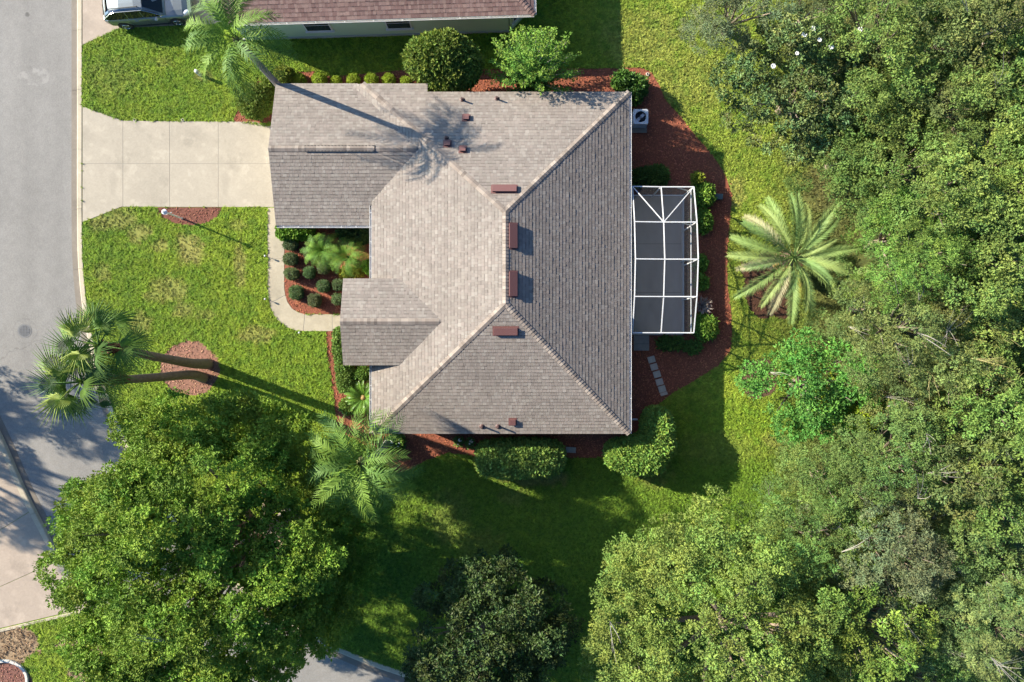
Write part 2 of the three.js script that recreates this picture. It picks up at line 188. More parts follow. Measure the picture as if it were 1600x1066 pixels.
{ const R = rng32(11), lists = [[], []]; const N = 360000;
  for (let i = 0; i < N; i++) { const px = -20 + R() * 1360, py = -30 + R() * 1126; if (hit(px, py, exB) || hit(px, py, bedB) || inPoly(px, py, neighbourPx) || inPoly(px, py, lanaiPx)) continue;
    if (px > 1230 && R() < 0.5) continue; const k = lawnColor(px, py); if (R() < k.b * 0.75) continue;
    const s = 0.75 + 0.6 * R(); dummy.position.set((px - 800) * S, 0, (py - 533) * S); dummy.rotation.set((R() - .5) * .3, R() * 6.28, (R() - .5) * .3); dummy.scale.set(s, s * (0.7 + 0.7 * fbm(px * .15, py * .15, 70, 2)), s); dummy.updateMatrix();
    const t = 0.6 + .8 * R(), y = R() * 0.25; lists[i & 1].push({ m: dummy.matrix.clone(), c: [k.c[0] * t * (1 + y * .6), k.c[1] * t * (1 + y * .2), k.c[2] * t] }); }
  const gm = new THREE.MeshStandardMaterial({ color: rgb(1.05, 1.05, 1.05), roughness: 0.85, side: THREE.DoubleSide });
  const a = instanced('grass', bladeGeo(8, 0.085, 0.065, 0.011, 1), gm, lists[0]); a.userData.label = 'short mown grass growing over the lawns round the house'; a.userData.category = 'grass';
  const b = instanced('grass', bladeGeo(9, 0.095, 0.055, 0.012, 2), gm, lists[1]); b.userData.label = 'coarse broad blades of grass mixed into the lawns'; b.userData.category = 'grass'; }
{ const R = rng32(21), list = []; const g = new THREE.BoxGeometry(0.075, 0.012, 0.022);
  for (let i = 0; i < 150000 && list.length < 60000; i++) { const px = -10 + R() * 1290, py = 90 + R() * 990; const jx = px + (R() + R() + R() - 1.5) * 7, jy = py + (R() + R() + R() - 1.5) * 7; let b = -1; for (let k = 0; k < bedB.length; k++) { const [p, q] = bedB[k]; if (jx >= q[0] && jx <= q[2] && jy >= q[1] && jy <= q[3] && inPoly(jx, jy, p)) b = k; } if (b < 0 || hit(px, py, exB)) continue;
    const c = beds[b][1], t = 0.45 + 1.1 * R(), s = 0.6 + 0.8 * R(); dummy.position.set((px - 800) * S, 0.02 + 0.012 * R(), (py - 533) * S); dummy.rotation.set((R() - .5) * .7, R() * 6.28, (R() - .5) * .7); dummy.scale.set(s, s, s); dummy.updateMatrix(); list.push({ m: dummy.matrix.clone(), c: [c[0] * t * .85, c[1] * t * (0.75 + .3 * R()), c[2] * t * .85] }); }
  const m = instanced('mulch_chips', g, std(1, 1, 1, 0.95), list); m.userData.label = 'loose wood chips strewn over the mulched planting beds'; m.userData.category = 'mulch'; }
// ---------- roofs ----------
function clipPoly(poly, f) { const out = []; for (let i = 0; i < poly.length; i++) { const a = poly[i], b = poly[(i + 1) % poly.length], fa = f(a), fb = f(b); if (fa >= 0) out.push(a); if ((fa >= 0) !== (fb >= 0)) { const t = fa / (fa - fb); out.push([lerp(a[0], b[0], t), lerp(a[1], b[1], t)]); } } return out; }
const area2 = p => p.reduce((s, a, i) => { const b = p[(i + 1) % p.length]; return s + a[0] * b[1] - b[0] * a[1]; }, 0);
// one slope of shingles: poly in plan (x, z), H(x, z) roof height, dir = downhill direction in plan
function shingles(parent, poly, H, dir, pal, seed, expo = 0.168) {
  const R = rng32(seed), pos = [], cl = []; let P = poly.map(([x, z]) => [x * dir[0] + z * dir[1], -x * dir[1] + z * dir[0]]); if (area2(P) < 0) P.reverse();
  const u0 = Math.min(...P.map(p => p[0])), u1 = Math.max(...P.map(p => p[0])), v0 = Math.min(...P.map(p => p[1])), v1 = Math.max(...P.map(p => p[1]));
  const xz = (u, v) => [u * dir[0] - v * dir[1], u * dir[1] + v * dir[0]];
  for (let k = Math.ceil((u1 - u0) / expo); k >= 0; k--) { const ub = u1 - k * expo + 0.0; const ua = ub - expo - 0.03; let v = v0 - R() * 0.5;
    const course = 0.95 + 0.1 * R();
    while (v < v1) { const w = 0.10 + 0.12 * R(), va = v + 0.003, vb = v + w - 0.003; v += w; const th = 0.006 + 0.009 * R() * R() + (R() < 0.4 ? 0.005 : 0);
      let q = [[ua, va], [ub, va], [ub, vb], [ua, vb]];
      for (let i = 0; i < P.length && q.length; i++) { const a = P[i], b = P[(i + 1) % P.length]; q = clipPoly(q, p => (b[0] - a[0]) * (p[1] - a[1]) - (b[1] - a[1]) * (p[0] - a[0])); }
      if (q.length < 3) continue;
      const c0 = pal[Math.floor(R() * pal.length)], t = course * (0.93 + 0.14 * R()), [cx, cz] = xz(ub, va), blot = 0.9 + 0.22 * fbm(cx * .6, cz * .6, 90, 3), c = [c0[0] * t * blot, c0[1] * t * blot, c0[2] * t * blot];
      const pt = p => { const [x, z] = xz(p[0], p[1]); return [x, H(x, z) + 0.004 + th * clamp((p[0] - ua) / (ub - ua)), z]; };
      const e = q.map(pt);
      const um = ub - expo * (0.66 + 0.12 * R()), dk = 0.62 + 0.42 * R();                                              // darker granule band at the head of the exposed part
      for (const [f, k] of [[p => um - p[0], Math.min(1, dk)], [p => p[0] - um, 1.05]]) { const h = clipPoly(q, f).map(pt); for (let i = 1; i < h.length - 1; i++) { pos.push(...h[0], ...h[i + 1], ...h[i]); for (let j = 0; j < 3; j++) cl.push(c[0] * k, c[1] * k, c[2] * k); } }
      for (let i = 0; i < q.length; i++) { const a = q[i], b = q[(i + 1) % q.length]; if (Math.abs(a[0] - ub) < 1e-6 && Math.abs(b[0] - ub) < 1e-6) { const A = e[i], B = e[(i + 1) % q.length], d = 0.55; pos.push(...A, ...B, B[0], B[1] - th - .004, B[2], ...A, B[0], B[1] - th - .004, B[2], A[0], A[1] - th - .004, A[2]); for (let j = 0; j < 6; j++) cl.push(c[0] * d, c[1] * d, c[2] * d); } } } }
  const g = new THREE.BufferGeometry(); g.setAttribute('position', new THREE.Float32BufferAttribute(pos, 3)); g.setAttribute('color', new THREE.Float32BufferAttribute(cl, 3)); g.computeVertexNormals();
  return part('shingles', g, shingleMat, parent, 'stuff'); }
const shingleMat = new THREE.MeshStandardMaterial({ vertexColors: true, roughness: 0.95 });
function deck(parent, poly, H, mat, thick = 0.16) { const n = poly.length, pos = [], tri = (a, b, c) => pos.push(...a, ...b, ...c); if (area2(poly) < 0) poly = poly.slice().reverse();
  const t = poly.map(([x, z]) => [x, H(x, z) - 0.002, z]), b = poly.map(([x, z]) => [x, H(x, z) - thick, z]);
  for (let i = 1; i < n - 1; i++) { tri(t[0], t[i + 1], t[i]); tri(b[0], b[i], b[i + 1]); } for (let i = 0; i < n; i++) { const j = (i + 1) % n; tri(t[i], t[j], b[j]); tri(t[i], b[j], b[i]); }
  const g = new THREE.BufferGeometry(); g.setAttribute('position', new THREE.Float32BufferAttribute(pos, 3)); g.computeVertexNormals(); return part('roof_slope', g, mat, parent); }
function ridgeCaps(parent, a, b, Ha, pal, seed, step = 0.17, lift = 0, wid = 0.15) { // a -> b downhill (or along a ridge); Ha = roof height (x, z)
  const R = rng32(seed), d = V(b[0] - a[0], 0, b[1] - a[1]), L = d.length(); d.normalize(); const p = V(-d.z, 0, d.x), pos = [], cl = [];
  for (let s = 0; s < L - 0.02; s += step) { const s1 = Math.min(s + step + 0.03, L), c0 = pal[Math.floor(R() * pal.length)], t = 0.8 + 0.4 * R(), c = [c0[0] * t, c0[1] * t, c0[2] * t];
    const at = (u, o, up) => { const x = a[0] + d.x * u + p.x * o, z = a[1] + d.z * u + p.z * o; return [x, Ha(x, z) + up + lift, z]; };
    const hi = 0.014, lo = 0.034, A = [at(s, -wid, hi), at(s, 0, hi + .012), at(s, wid, hi)], B = [at(s1, -wid, lo), at(s1, 0, lo + .012), at(s1, wid, lo)], C = [at(s1, -wid, 0), at(s1, 0, 0), at(s1, wid, 0)], D = [at(s, -wid, 0), null, at(s, wid, 0)];
    const quad = (q, r, v, w, k = 1) => { pos.push(...q, ...r, ...v, ...q, ...v, ...w); for (let i = 0; i < 6; i++) cl.push(c[0] * k, c[1] * k, c[2] * k); };
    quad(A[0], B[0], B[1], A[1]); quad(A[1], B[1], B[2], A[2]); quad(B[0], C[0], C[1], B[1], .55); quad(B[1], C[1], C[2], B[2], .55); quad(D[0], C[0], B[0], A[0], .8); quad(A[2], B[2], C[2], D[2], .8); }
  const g = new THREE.BufferGeometry(); g.setAttribute('position', new THREE.Float32BufferAttribute(pos, 3)); g.setAttribute('color', new THREE.Float32BufferAttribute(cl, 3)); g.computeVertexNormals(); return part('ridge_caps', g, shingleMat, parent, 'stuff'); }

const TAN = [[0.211, 0.183, 0.156], [0.204, 0.174, 0.150], [0.219, 0.188, 0.162], [0.197, 0.167, 0.144], [0.211, 0.177, 0.153], [0.236, 0.208, 0.180], [0.186, 0.158, 0.136]];
const TANR = [[0.275, 0.23, 0.19], [0.245, 0.20, 0.165], [0.21, 0.17, 0.14]];
const MAROON = [[0.175, 0.108, 0.092], [0.15, 0.09, 0.078], [0.20, 0.13, 0.11], [0.135, 0.078, 0.068], [0.18, 0.115, 0.10]];
const stuccoBump = tex(256, 256, (u, v) => tnoise(u, v, 32, 33, 3), false); stuccoBump.repeat.set(1, 1);
const HM = { wall: new THREE.MeshStandardMaterial({ color: rgb(0.45, 0.40, 0.32), roughness: 0.95, bumpMap: stuccoBump, bumpScale: 0.004 }), trim: std(0.25, 0.21, 0.175, 0.7), white: std(0.60, 0.59, 0.57, 0.45), glass: new THREE.MeshPhysicalMaterial({ color: rgb(0.03, 0.04, 0.05), roughness: 0.08, metalness: 0 }), vent: std(0.14, 0.06, 0.053, 0.6), pipe: std(0.09, 0.05, 0.045, 0.6), dark: std(0.02, 0.02, 0.022, 0.9), door: std(0.7, 0.66, 0.58, 0.6), wood: std(0.15, 0.06, 0.03, 0.5) };

// main house -----------------------------------------------------------------
const house = thing('house', 'single-storey house with a large tan shingle hip roof in the centre of the lot', 'house');
const xW = -7.2, xE = 6.02, zN = -12.79, zS = 4.76, xr = -0.31, hr = 5.05, z1 = -6.27, z2 = -1.8;
const kW = (hr - 3) / (xr - xW), kE = (hr - 3) / (xE - xr), kN = (hr - 3) / (z1 - zN), kS = (hr - 3) / (zS - z2);
const hW = (x, z) => 3 + kW * (x - xW), hE = (x, z) => 3 + kE * (xE - x), hN = (x, z) => 3 + kN * (z - zN), hS = (x, z) => 3 + kS * (zS - z);
const mainH = (x, z) => Math.min(hW(x), hE(x), hN(0, z), hS(0, z));
const gN = -13.35, gS = -5.99, gr = -9.67, gx = -12.24, hg = 2.65, kg = 0.3;
const hgN = (x, z) => hg + kg * (z - gN), hgS = (x, z) => hg + kg * (gS - z), garH = (x, z) => Math.min(hgN(0, z), hgS(0, z));
const eN = -3.17, eS = 1.23, er = -0.97, ex = -8.55, he = 3.45;
const heN = (x, z) => he + 0.3 * (z - eN), heS = (x, z) => he + 0.3 * (eS - z), entH = (x, z) => Math.min(heN(0, z), heS(0, z));
const xAtN = z => xW + (hN(0, z) - 3) / kW, xEatN = z => xE - (hN(0, z) - 3) / kE;
const NWx = xAtN(-13.27);
const faces = [
  [[[xW, zN], [xr, z1], [xr, z2], [xW, zS]], hW, [-1, 0]],
  [[[-8.35, -13.27], [NWx, -13.27], [xW, zN], [xW, -8.2], [-8.35, -8.2]], hW, [-1, 0]],
  [[[xE, zN], [xE, zS], [xr, z2], [xr, z1]], hE, [1, 0]],
  [[[xW, zN], [xE, zN], [xr, z1]], hN, [0, -1]],
  [[[NWx, -13.27], [-4.35, -13.27], [-4.35, zN], [xW, zN]], hN, [0, -1]],
  [[[xW, zS], [xr, z2], [xE, zS]], hS, [0, 1]],
  [[[gx, gN], [-8.0, gN], [-4.4, gr], [gx, gr]], hgN, [0, -1]],
  [[[gx, gr], [-7.24, gr], [-7.24, gS], [gx, gS]], hgS, [0, 1]],
  [[[-7.24, gr], [-4.4, gr], [-7.24, -7.0]], hgS, [0, 1]],
  [[[ex, eN], [-5.55, eN], [-3.35, er], [ex, er]], heN, [0, -1]],
  [[[ex, er], [-3.35, er], [-5.55, eS], [ex, eS]], heS, [0, 1]],
];
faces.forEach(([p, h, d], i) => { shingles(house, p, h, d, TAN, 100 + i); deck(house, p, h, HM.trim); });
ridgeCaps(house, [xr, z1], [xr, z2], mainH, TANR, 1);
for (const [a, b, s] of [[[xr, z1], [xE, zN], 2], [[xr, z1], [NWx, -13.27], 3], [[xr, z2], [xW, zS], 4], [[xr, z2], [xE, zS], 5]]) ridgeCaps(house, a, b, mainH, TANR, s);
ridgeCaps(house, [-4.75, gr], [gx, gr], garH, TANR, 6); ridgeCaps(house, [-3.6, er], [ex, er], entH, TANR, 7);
ridgeCaps(house, [-6.9, gr], [-10.4, gr], garH, TANR, 8, 0.17, 0.045, 0.17);                     // ridge vent on the garage
part('ridge_vent', box(3.52, 0.05, 0.30, -8.65, garH(0, gr) + 0.012, gr), HM.dark, house);
// walls under the roof
part('wall', merge([box(12.0, 2.95, 0.2, -0.55, 1.475, zN + 0.6), box(12.0, 2.95, 0.2, -0.55, 1.475, zS - 0.6), box(0.2, 2.95, 16.15, xE - 0.5, 1.475, -4.015), box(0.2, 2.95, 13.0, xW + 0.65, 1.475, -2.3)]), HM.wall, house);
part('wall', merge([box(5.2, 2.6, 0.2, -9.25, 1.3, gN + 0.55), box(5.2, 2.6, 0.2, -9.25, 1.3, gS - 0.55), box(0.2, 2.6, 6.06, gx + 0.45, 1.3, gr)]), HM.wall, house);
part('gable', (() => { const sh = new THREE.Shape([new THREE.Vector2(-3.3, 2.6), new THREE.Vector2(3.3, 2.6), new THREE.Vector2(0, 3.6)]); const g = new THREE.ExtrudeGeometry(sh, { depth: 0.2, bevelEnabled: false }); g.rotateY(-Math.PI / 2); g.translate(gx + 0.55, -0.003, gr); return g; })(), HM.wall, house);
{ const gd = part('garage_door', box(0.06, 2.2, 4.9, gx + 0.33, 1.1, gr), HM.door, house); for (let i = 0; i < 4; i++) part('door_panel', box(0.02, 0.46, 4.8, gx + 0.29, 0.29 + i * 0.54, gr), HM.door, gd); }
part('front_door', box(0.06, 2.2, 1.1, xW + 0.51, 1.1, er), HM.wood, house);
for (const z of [eN + 0.45, eS - 0.45]) part('porch_column', box(0.35, 3.35, 0.35, ex + 0.5, 1.675, z, 0.02), HM.wall, house);
part('porch_floor', box(1.55, 0.12, 4.0, xW - 0.55, 0.05, er), M.walk, house);
for (const [x, z, w, tw] of [[-3, zS - 0.48, 1.5, 0], [2.4, zS - 0.48, 1.2, 0], [-2, zN + 0.48, 1.2, 0], [2.6, zN + 0.48, 1.2, 0], [xW + 0.53, 3.0, 1.4, 1]]) { const f = part('window', tw ? box(0.08, 1.4, w, x, 1.6, z) : box(w, 1.4, 0.08, x, 1.6, z), HM.white, house); part('pane', tw ? box(0.1, 1.25, w - .14, x, 1.6, z) : box(w - .14, 1.25, 0.1, x, 1.6, z), HM.glass, f); }
// gutters
function gutter(parent, a, b, out, mat = HM.white, hang = 0.75) { const d = b.clone().sub(a), L = d.length(), pr = [[0, 0], [0, -0.09], [0.02, -0.11], [0.09, -0.11], [0.115, -0.05], [0.115, 0], [0.103, 0], [0.1, -0.05], [0.085, -0.098], [0.022, -0.098], [0.01, -0.085], [0.01, 0]];
  const pos = [], P = (p, o) => [p.x + out.x * o[0], p.y + o[1], p.z + out.z * o[0]]; for (let i = 0; i < pr.length; i++) { const q = pr[i], r = pr[(i + 1) % pr.length]; pos.push(...P(a, q), ...P(b, q), ...P(b, r), ...P(a, q), ...P(b, r), ...P(a, r)); }
  for (const e of [a, b]) for (const [i, j, k] of [[0, 1, 5], [1, 3, 5], [1, 2, 3], [3, 4, 5]]) pos.push(...P(e, pr[i]), ...P(e, pr[j]), ...P(e, pr[k]));
  const g = new THREE.BufferGeometry(); g.setAttribute('position', new THREE.Float32BufferAttribute(pos, 3)); g.computeVertexNormals(); const m = part('gutter', g, mat, parent);
  for (let s = 0.35; s < L; s += hang) part('hanger', bar(a.clone().addScaledVector(d, s / L).addScaledVector(out, 0.012).add(V(0, -.008, 0)), a.clone().addScaledVector(d, s / L).addScaledVector(out, 0.105).add(V(0, -.008, 0)), 0.025, 0.008), mat, m); return m; }
gutter(house, V(xW - 0.003, 2.99, -6.95), V(xW - 0.003, 2.99, eN - 0.05), V(-1, 0, 0)); gutter(house, V(xW - 0.003, 2.99, eS - 0.05), V(xW - 0.003, 2.99, zS), V(-1, 0, 0));
gutter(house, V(gx + 0.05, hg - 0.01, gS + 0.003), V(xW - 0.14, hg - 0.01, gS + 0.003), V(0, 0, 1)); gutter(house, V(xE + 0.003, 2.985, zN), V(xE + 0.003, 2.985, zS), V(1, 0, 0), HM.white, 1.4);
part('downspout', merge([bar(V(xE + 0.06, 2.88, zS - 0.45), V(xE - 0.33, 2.5, zS - 0.45), 0.07), bar(V(xE - 0.34, 2.52, zS - 0.45), V(xE - 0.34, 0.25, zS - 0.45), 0.07), bar(V(xE - 0.34, 0.22, zS - 0.45), V(xE + 0.95, 0.06, zS - 0.4), 0.09)]), HM.white, house);
// vents
function roofVent(px, py, h0, w, d, H, turn, label) { const p = W(px, py, h0), y = H(p.x, p.z); const e = 0.2, sx = (H(p.x + e, p.z) - H(p.x - e, p.z)) / (2 * e), sz = (H(p.x, p.z + e) - H(p.x, p.z - e)) / (2 * e); const n = V(-sx, 1, -sz).normalize();
  const g = merge([box(w, 0.09, d, 0, 0.045, 0), box(w + 0.05, 0.025, d + 0.05, 0, 0.14, 0, 0.01), box(w + 0.05, 0.05, 0.02, 0, 0.11, d / 2 + 0.012), box(w - 0.04, 0.05, d - 0.06, 0, 0.11, 0), box(w + 0.16, 0.008, d + 0.16, 0, 0.018, 0)]);
  const m = part('roof_vent', g, HM.vent, house); m.position.set(p.x, y, p.z); const q = new THREE.Quaternion().setFromUnitVectors(V(0, 1, 0), n); m.quaternion.copy(q.multiply(new THREE.Quaternion().setFromAxisAngle(V(0, 1, 0), turn))); if (label) m.userData.label = label; return m; }
const r90 = Math.PI / 2;
roofVent(788, 295, 4.8, 1.15, 0.32, mainH, Math.PI, 'low maroon vent on the north slope'); roofVent(801, 369, 4.9, 1.15, 0.36, mainH, r90, 'upper of the two maroon vents beside the ridge'); roofVent(801, 444, 4.9, 1.15, 0.36, mainH, r90, 'lower of the two maroon vents beside the ridge'); roofVent(790, 517, 4.8, 1.12, 0.33, mainH, 0, 'low maroon vent on the south slope');
for (const [px, py, h] of [[728, 183, 3.6], [699, 225, 3.9], [723, 234, 4], [801, 659, 3.2]]) roofVent(px, py, h, 0.26, 0.26, mainH, py > 500 ? 0 : Math.PI);
for (const [px, py, h] of [[722, 156, 3.2], [776, 154, 3.2], [697, 217, 3.8], [753, 666, 3.15], [778, 666, 3.15]]) { const p = W(px, py, h), y = mainH(p.x, p.z); const g = new THREE.CylinderGeometry(0.045, 0.05, 0.36, 12); g.translate(p.x, y + 0.17, p.z); const f = new THREE.CylinderGeometry(0.07, 0.15, 0.06, 14); f.translate(p.x, y + 0.035, p.z); part('vent_pipe', merge([g, f]), HM.pipe, house); }

// screen enclosure behind the house ------------------------------------------
const lanai = thing('screen_enclosure', 'white framed screen enclosure with dark mesh on the back of the house', 'screen room');
{ const zs = [292, 347, 405, 463.5, 520], hs = [2.55, 3.15, 3.4, 3.15, 2.55], xL = 6.24, xM = 7.75, xR = 9.45, sm = new THREE.MeshStandardMaterial({ color: rgb(0.035, 0.038, 0.042), roughness: 0.8, transparent: true, opacity: 0.2, side: THREE.DoubleSide });
  const Z = zs.map((y, i) => (y - 533) * S * (1 - hs[i] / CAM_H)), fr = std(0.60, 0.60, 0.59, 0.4), G = (c, i) => V([xL, xM, xR][c], hs[i] + (c === 0 ? 0.12 : 0), Z[i]);
  const roofY = (x, i) => G(x, i);
  for (let i = 0; i < 5; i++) { part('rafter', bar(roofY(0, i), roofY(1, i), 0.05, 0.07), fr, lanai); part('rafter', bar(roofY(1, i), roofY(2, i), 0.05, 0.07), fr, lanai);
    part('post', bar(V(xR, 0, Z[i]), G(2, i), 0.06), fr, lanai); part('mesh_brace', bar(G(2, i).add(V(-0.95, 0, 0)), V(xR, hs[i] - 1.0, Z[i]), 0.05), fr, lanai); }
  part('post', bar(V(xM, 0, Z[0]), G(1, 0), 0.06), fr, lanai); part('post', bar(V(xM, 0, Z[4]), G(1, 4), 0.06), fr, lanai); part('post', bar(V(xL, 0, Z[0]), G(0, 0), 0.06), fr, lanai); part('post', bar(V(xL, 0, Z[4]), G(0, 4), 0.06), fr, lanai);
  for (let c = 0; c < 3; c++) for (let i = 0; i < 4; i++) part('purlin', bar(G(c, i), G(c, i + 1), 0.05), fr, lanai);
  part('diagonal_brace', bar(G(0, 0), G(1, 1), 0.045), fr, lanai); part('diagonal_brace', bar(G(2, 0), G(1, 1), 0.045), fr, lanai);
  for (let i = 0; i < 4; i++) { part('side_rail', bar(V(xR, 2.0, Z[i]), V(xR, 2.0, Z[i + 1]), 0.045), fr, lanai); part('kick_plate', box(0.03, 0.42, Z[i + 1] - Z[i] - 0.09, xR, 0.28, (Z[i] + Z[i + 1]) / 2), fr, lanai); }
  for (const i of [0, 4]) for (const [a, b] of [[xL, xM], [xM, xR]]) { part('side_rail', bar(V(a, 0.5, Z[i]), V(b, 0.5, Z[i]), 0.06), fr, lanai); }
  const quad = (a, b, c, d) => { const g = new THREE.BufferGeometry(); g.setAttribute('position', new THREE.Float32BufferAttribute([...a.toArray(), ...b.toArray(), ...c.toArray(), ...a.toArray(), ...c.toArray(), ...d.toArray()], 3)); g.computeVertexNormals(); part('screen', g, sm, lanai); };
  for (let c = 0; c < 2; c++) for (let i = 0; i < 4; i++) quad(G(c, i), G(c, i + 1), G(c + 1, i + 1), G(c + 1, i));
  for (let i = 0; i < 4; i++) quad(V(xR, 0.5, Z[i]), V(xR, 0.5, Z[i + 1]), G(2, i + 1), G(2, i));
  for (const i of [0, 4]) for (let c = 0; c < 2; c++) quad(V([xL, xM, xR][c], 0.05, Z[i]), V([xL, xM, xR][c + 1], 0.05, Z[i]), G(c + 1, i), G(c, i));
  part('deck', box(xR - 5.45 + 0.1, 0.1, Z[4] - Z[0] + 0.2, (xR + 5.5) / 2, 0.04, (Z[0] + Z[4]) / 2), M.deck, lanai);
  for (const z of [-5.4, -2.7]) part('deck_joint', box(xR - 5.6, 0.004, 0.012, (xR + 5.5) / 2, 0.0925, z), HM.dark, lanai); }
{ const t = thing('garden_lamp', 'small white ball on a short stem inside the screen enclosure', 'lamp', [W(1064, 409).x, 0.09, W(1064, 409).z]); part('stem', new THREE.CylinderGeometry(0.025, 0.05, 0.5, 10).translate(0, 0.25, 0), HM.white, t); part('globe', new THREE.SphereGeometry(0.09, 16, 12).translate(0, 0.57, 0), HM.white, t); }

// neighbour's house ----------------------------------------------------------
const nb = thing('house', 'neighbour house with maroon shingle roof and pale green wall at the top edge', 'house', [1.15, 0, -16.95], 0.030);
{ const L = 16.2, D = 12, hN2 = 2.6, k = 0.32, H = (x, z) => Math.min(hN2 - k * z, hN2 - k * x, hN2 + k * (z + D)), ridge = D / 2, hrz = hN2 + k * ridge;
  const green = new THREE.MeshStandardMaterial({ color: rgb(0.41, 0.52, 0.36), roughness: 0.95, bumpMap: stuccoBump, bumpScale: 0.004 });
  const fs = [[[[-L, 0], [0, 0], [-ridge, -ridge], [-L, -ridge]], (x, z) => hN2 - k * z, [0, 1]], [[[0, 0], [0, -D], [-ridge, -ridge]], (x, z) => hN2 - k * x, [1, 0]], [[[-L, -ridge], [-ridge, -ridge], [0, -D], [-L, -D]], (x, z) => hN2 + k * (z + D), [0, -1]]];
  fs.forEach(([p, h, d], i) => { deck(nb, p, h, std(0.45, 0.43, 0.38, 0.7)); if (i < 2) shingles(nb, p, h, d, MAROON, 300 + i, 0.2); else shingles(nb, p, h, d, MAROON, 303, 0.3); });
  ridgeCaps(nb, [-ridge, -ridge], [0, 0], H, MAROON, 31);
  part('wall', merge([box(L - 1.55, 2.55, 0.2, -L / 2 - 0.55, 1.275, -0.42), box(0.2, 2.55, D - 2, -0.45, 1.275, -D / 2 - 0.5), box(0.2, 2.55, D - 1, -L + 0.35, 1.275, -D / 2)]), green, nb);
  { const b = box(1.25, 2.55, 0.2); b.rotateY(Math.PI / 4); b.translate(-0.86, 1.275, -0.84); part('wall', b, green, nb); }
  part('foundation_strip', box(L - 1.4, 0.18, 0.06, -L / 2 - 0.6, 0.09, -0.29), std(0.36, 0.36, 0.33, 0.95), nb);
  function nwin(x, w, label, turn) { const f = part('window', turn ? box(w, 1.35, 0.1) : box(w, 1.35, 0.1), HM.white, nb); f.position.set(x, 1.55, turn ? -0.76 : -0.31); if (turn) { f.rotation.y = Math.PI / 4; f.position.x = -0.78; } f.userData.label = label;
    part('pane', box(w - 0.14, 0.56, 0.012, 0, 0.31, 0.052), HM.glass, f); part('pane', box(w - 0.14, 0.56, 0.012, 0, -0.31, 0.052), HM.glass, f); part('sill', box(w + 0.16, 0.07, 0.16, 0, -0.71, 0.03), HM.white, f); return f; }
  nwin(-11.6, 1.42, 'window nearest the palm'); nwin(-7.25, 1.36, 'window nearest the round tree'); nwin(0, 0.95, 'window in the angled corner', 1);
  gutter(nb, V(-L, hN2 - 0.01, 0.003), V(0, hN2 - 0.01, 0.003), V(0, 0, 1), std(0.66, 0.64, 0.58, 0.5), 1.5); gutter(nb, V(0.003, hN2 - 0.01, 0), V(0.003, hN2 - 0.01, -D), V(1, 0, 0), HM.white, 1.5); }
// ---------- plants ----------
const leafMat = (tr = 0.25, rough = 0.65) => new THREE.MeshPhysicalMaterial({ color: rgb(1, 1, 1), roughness: rough, side: THREE.DoubleSide, transmission: tr, thickness: 0, specularIntensity: 0.35 });
const LM = leafMat(0.3, 0.75), LG = leafMat(0.12, 0.5);
const barkTex = tex(256, 256, (u, v) => { const k = 0.6 + 0.6 * tnoise(u, v, 12, 51, 4) * (0.7 + 0.5 * tnoise(u, v * 4 % 1, 24, 52, 2)); return [k, k, k]; });
const BM = { oak: new THREE.MeshStandardMaterial({ color: rgb(0.26, 0.20, 0.15), map: barkTex, roughness: 1 }), grey: new THREE.MeshStandardMaterial({ color: rgb(0.33, 0.29, 0.26), map: barkTex, roughness: 1 }), palm: new THREE.MeshStandardMaterial({ color: rgb(0.19, 0.13, 0.09), map: barkTex, roughness: 1 }), palmTop: new THREE.MeshStandardMaterial({ color: rgb(0.15, 0.055, 0.035), map: barkTex, roughness: 1 }), twig: std(0.30, 0.27, 0.23, 0.95) };
// a spray of n leaves spread through a ball; each leaf is a folded diamond
function spray(n, rad, len, wid, seed, up = 0.5) { const R = rng32(seed), pos = []; const a = V(), b = V(), c = V();
  for (let i = 0; i < n; i++) { a.set(R() - .5, R() - .5, R() - .5).normalize(); const r = rad * Math.cbrt(R()); const base = a.clone().multiplyScalar(r); b.copy(a).add(V((R() - .5) * 1.6, (R() - .3) * up * 2, (R() - .5) * 1.6)).normalize(); c.set((R() - .5) * .9, 1 + (R() - .5) * .5, (R() - .5) * .9).cross(b).normalize(); const nn = b.clone().cross(c);
    const l = len * (0.7 + 0.6 * R()), w = wid * (0.7 + 0.6 * R()) / 2; const p0 = base, m = base.clone().addScaledVector(b, l * .45), t = base.clone().addScaledVector(b, l).addScaledVector(nn, -l * .18), e1 = m.clone().addScaledVector(c, w).addScaledVector(nn, w * .35), e2 = m.clone().addScaledVector(c, -w).addScaledVector(nn, w * .35);
    pos.push(...p0.toArray(), ...e1.toArray(), ...t.toArray(), ...p0.toArray(), ...t.toArray(), ...e2.toArray()); }
  const g = new THREE.BufferGeometry(); g.setAttribute('position', new THREE.Float32BufferAttribute(pos, 3)); g.computeVertexNormals(); return g; }
const SPR = { oak: [spray(36, 0.17, 0.13, 0.068, 1), spray(36, 0.19, 0.125, 0.064, 2)], fine: [spray(40, 0.17, 0.13, 0.045, 3), spray(40, 0.19, 0.125, 0.042, 4)], big: [spray(28, 0.18, 0.17, 0.082, 5, 0.8), spray(28, 0.20, 0.16, 0.078, 6, 0.8)], clip: [spray(14, 0.12, 0.10, 0.06, 7), spray(14, 0.12, 0.095, 0.055, 8)], hedge: [spray(13, 0.15, 0.15, 0.08, 9), spray(13, 0.16, 0.14, 0.075, 10)], tiny: [spray(12, 0.07, 0.055, 0.032, 11), spray(12, 0.07, 0.05, 0.03, 12)], myrtle: [spray(14, 0.16, 0.18, 0.095, 13), spray(14, 0.17, 0.17, 0.09, 14)] };
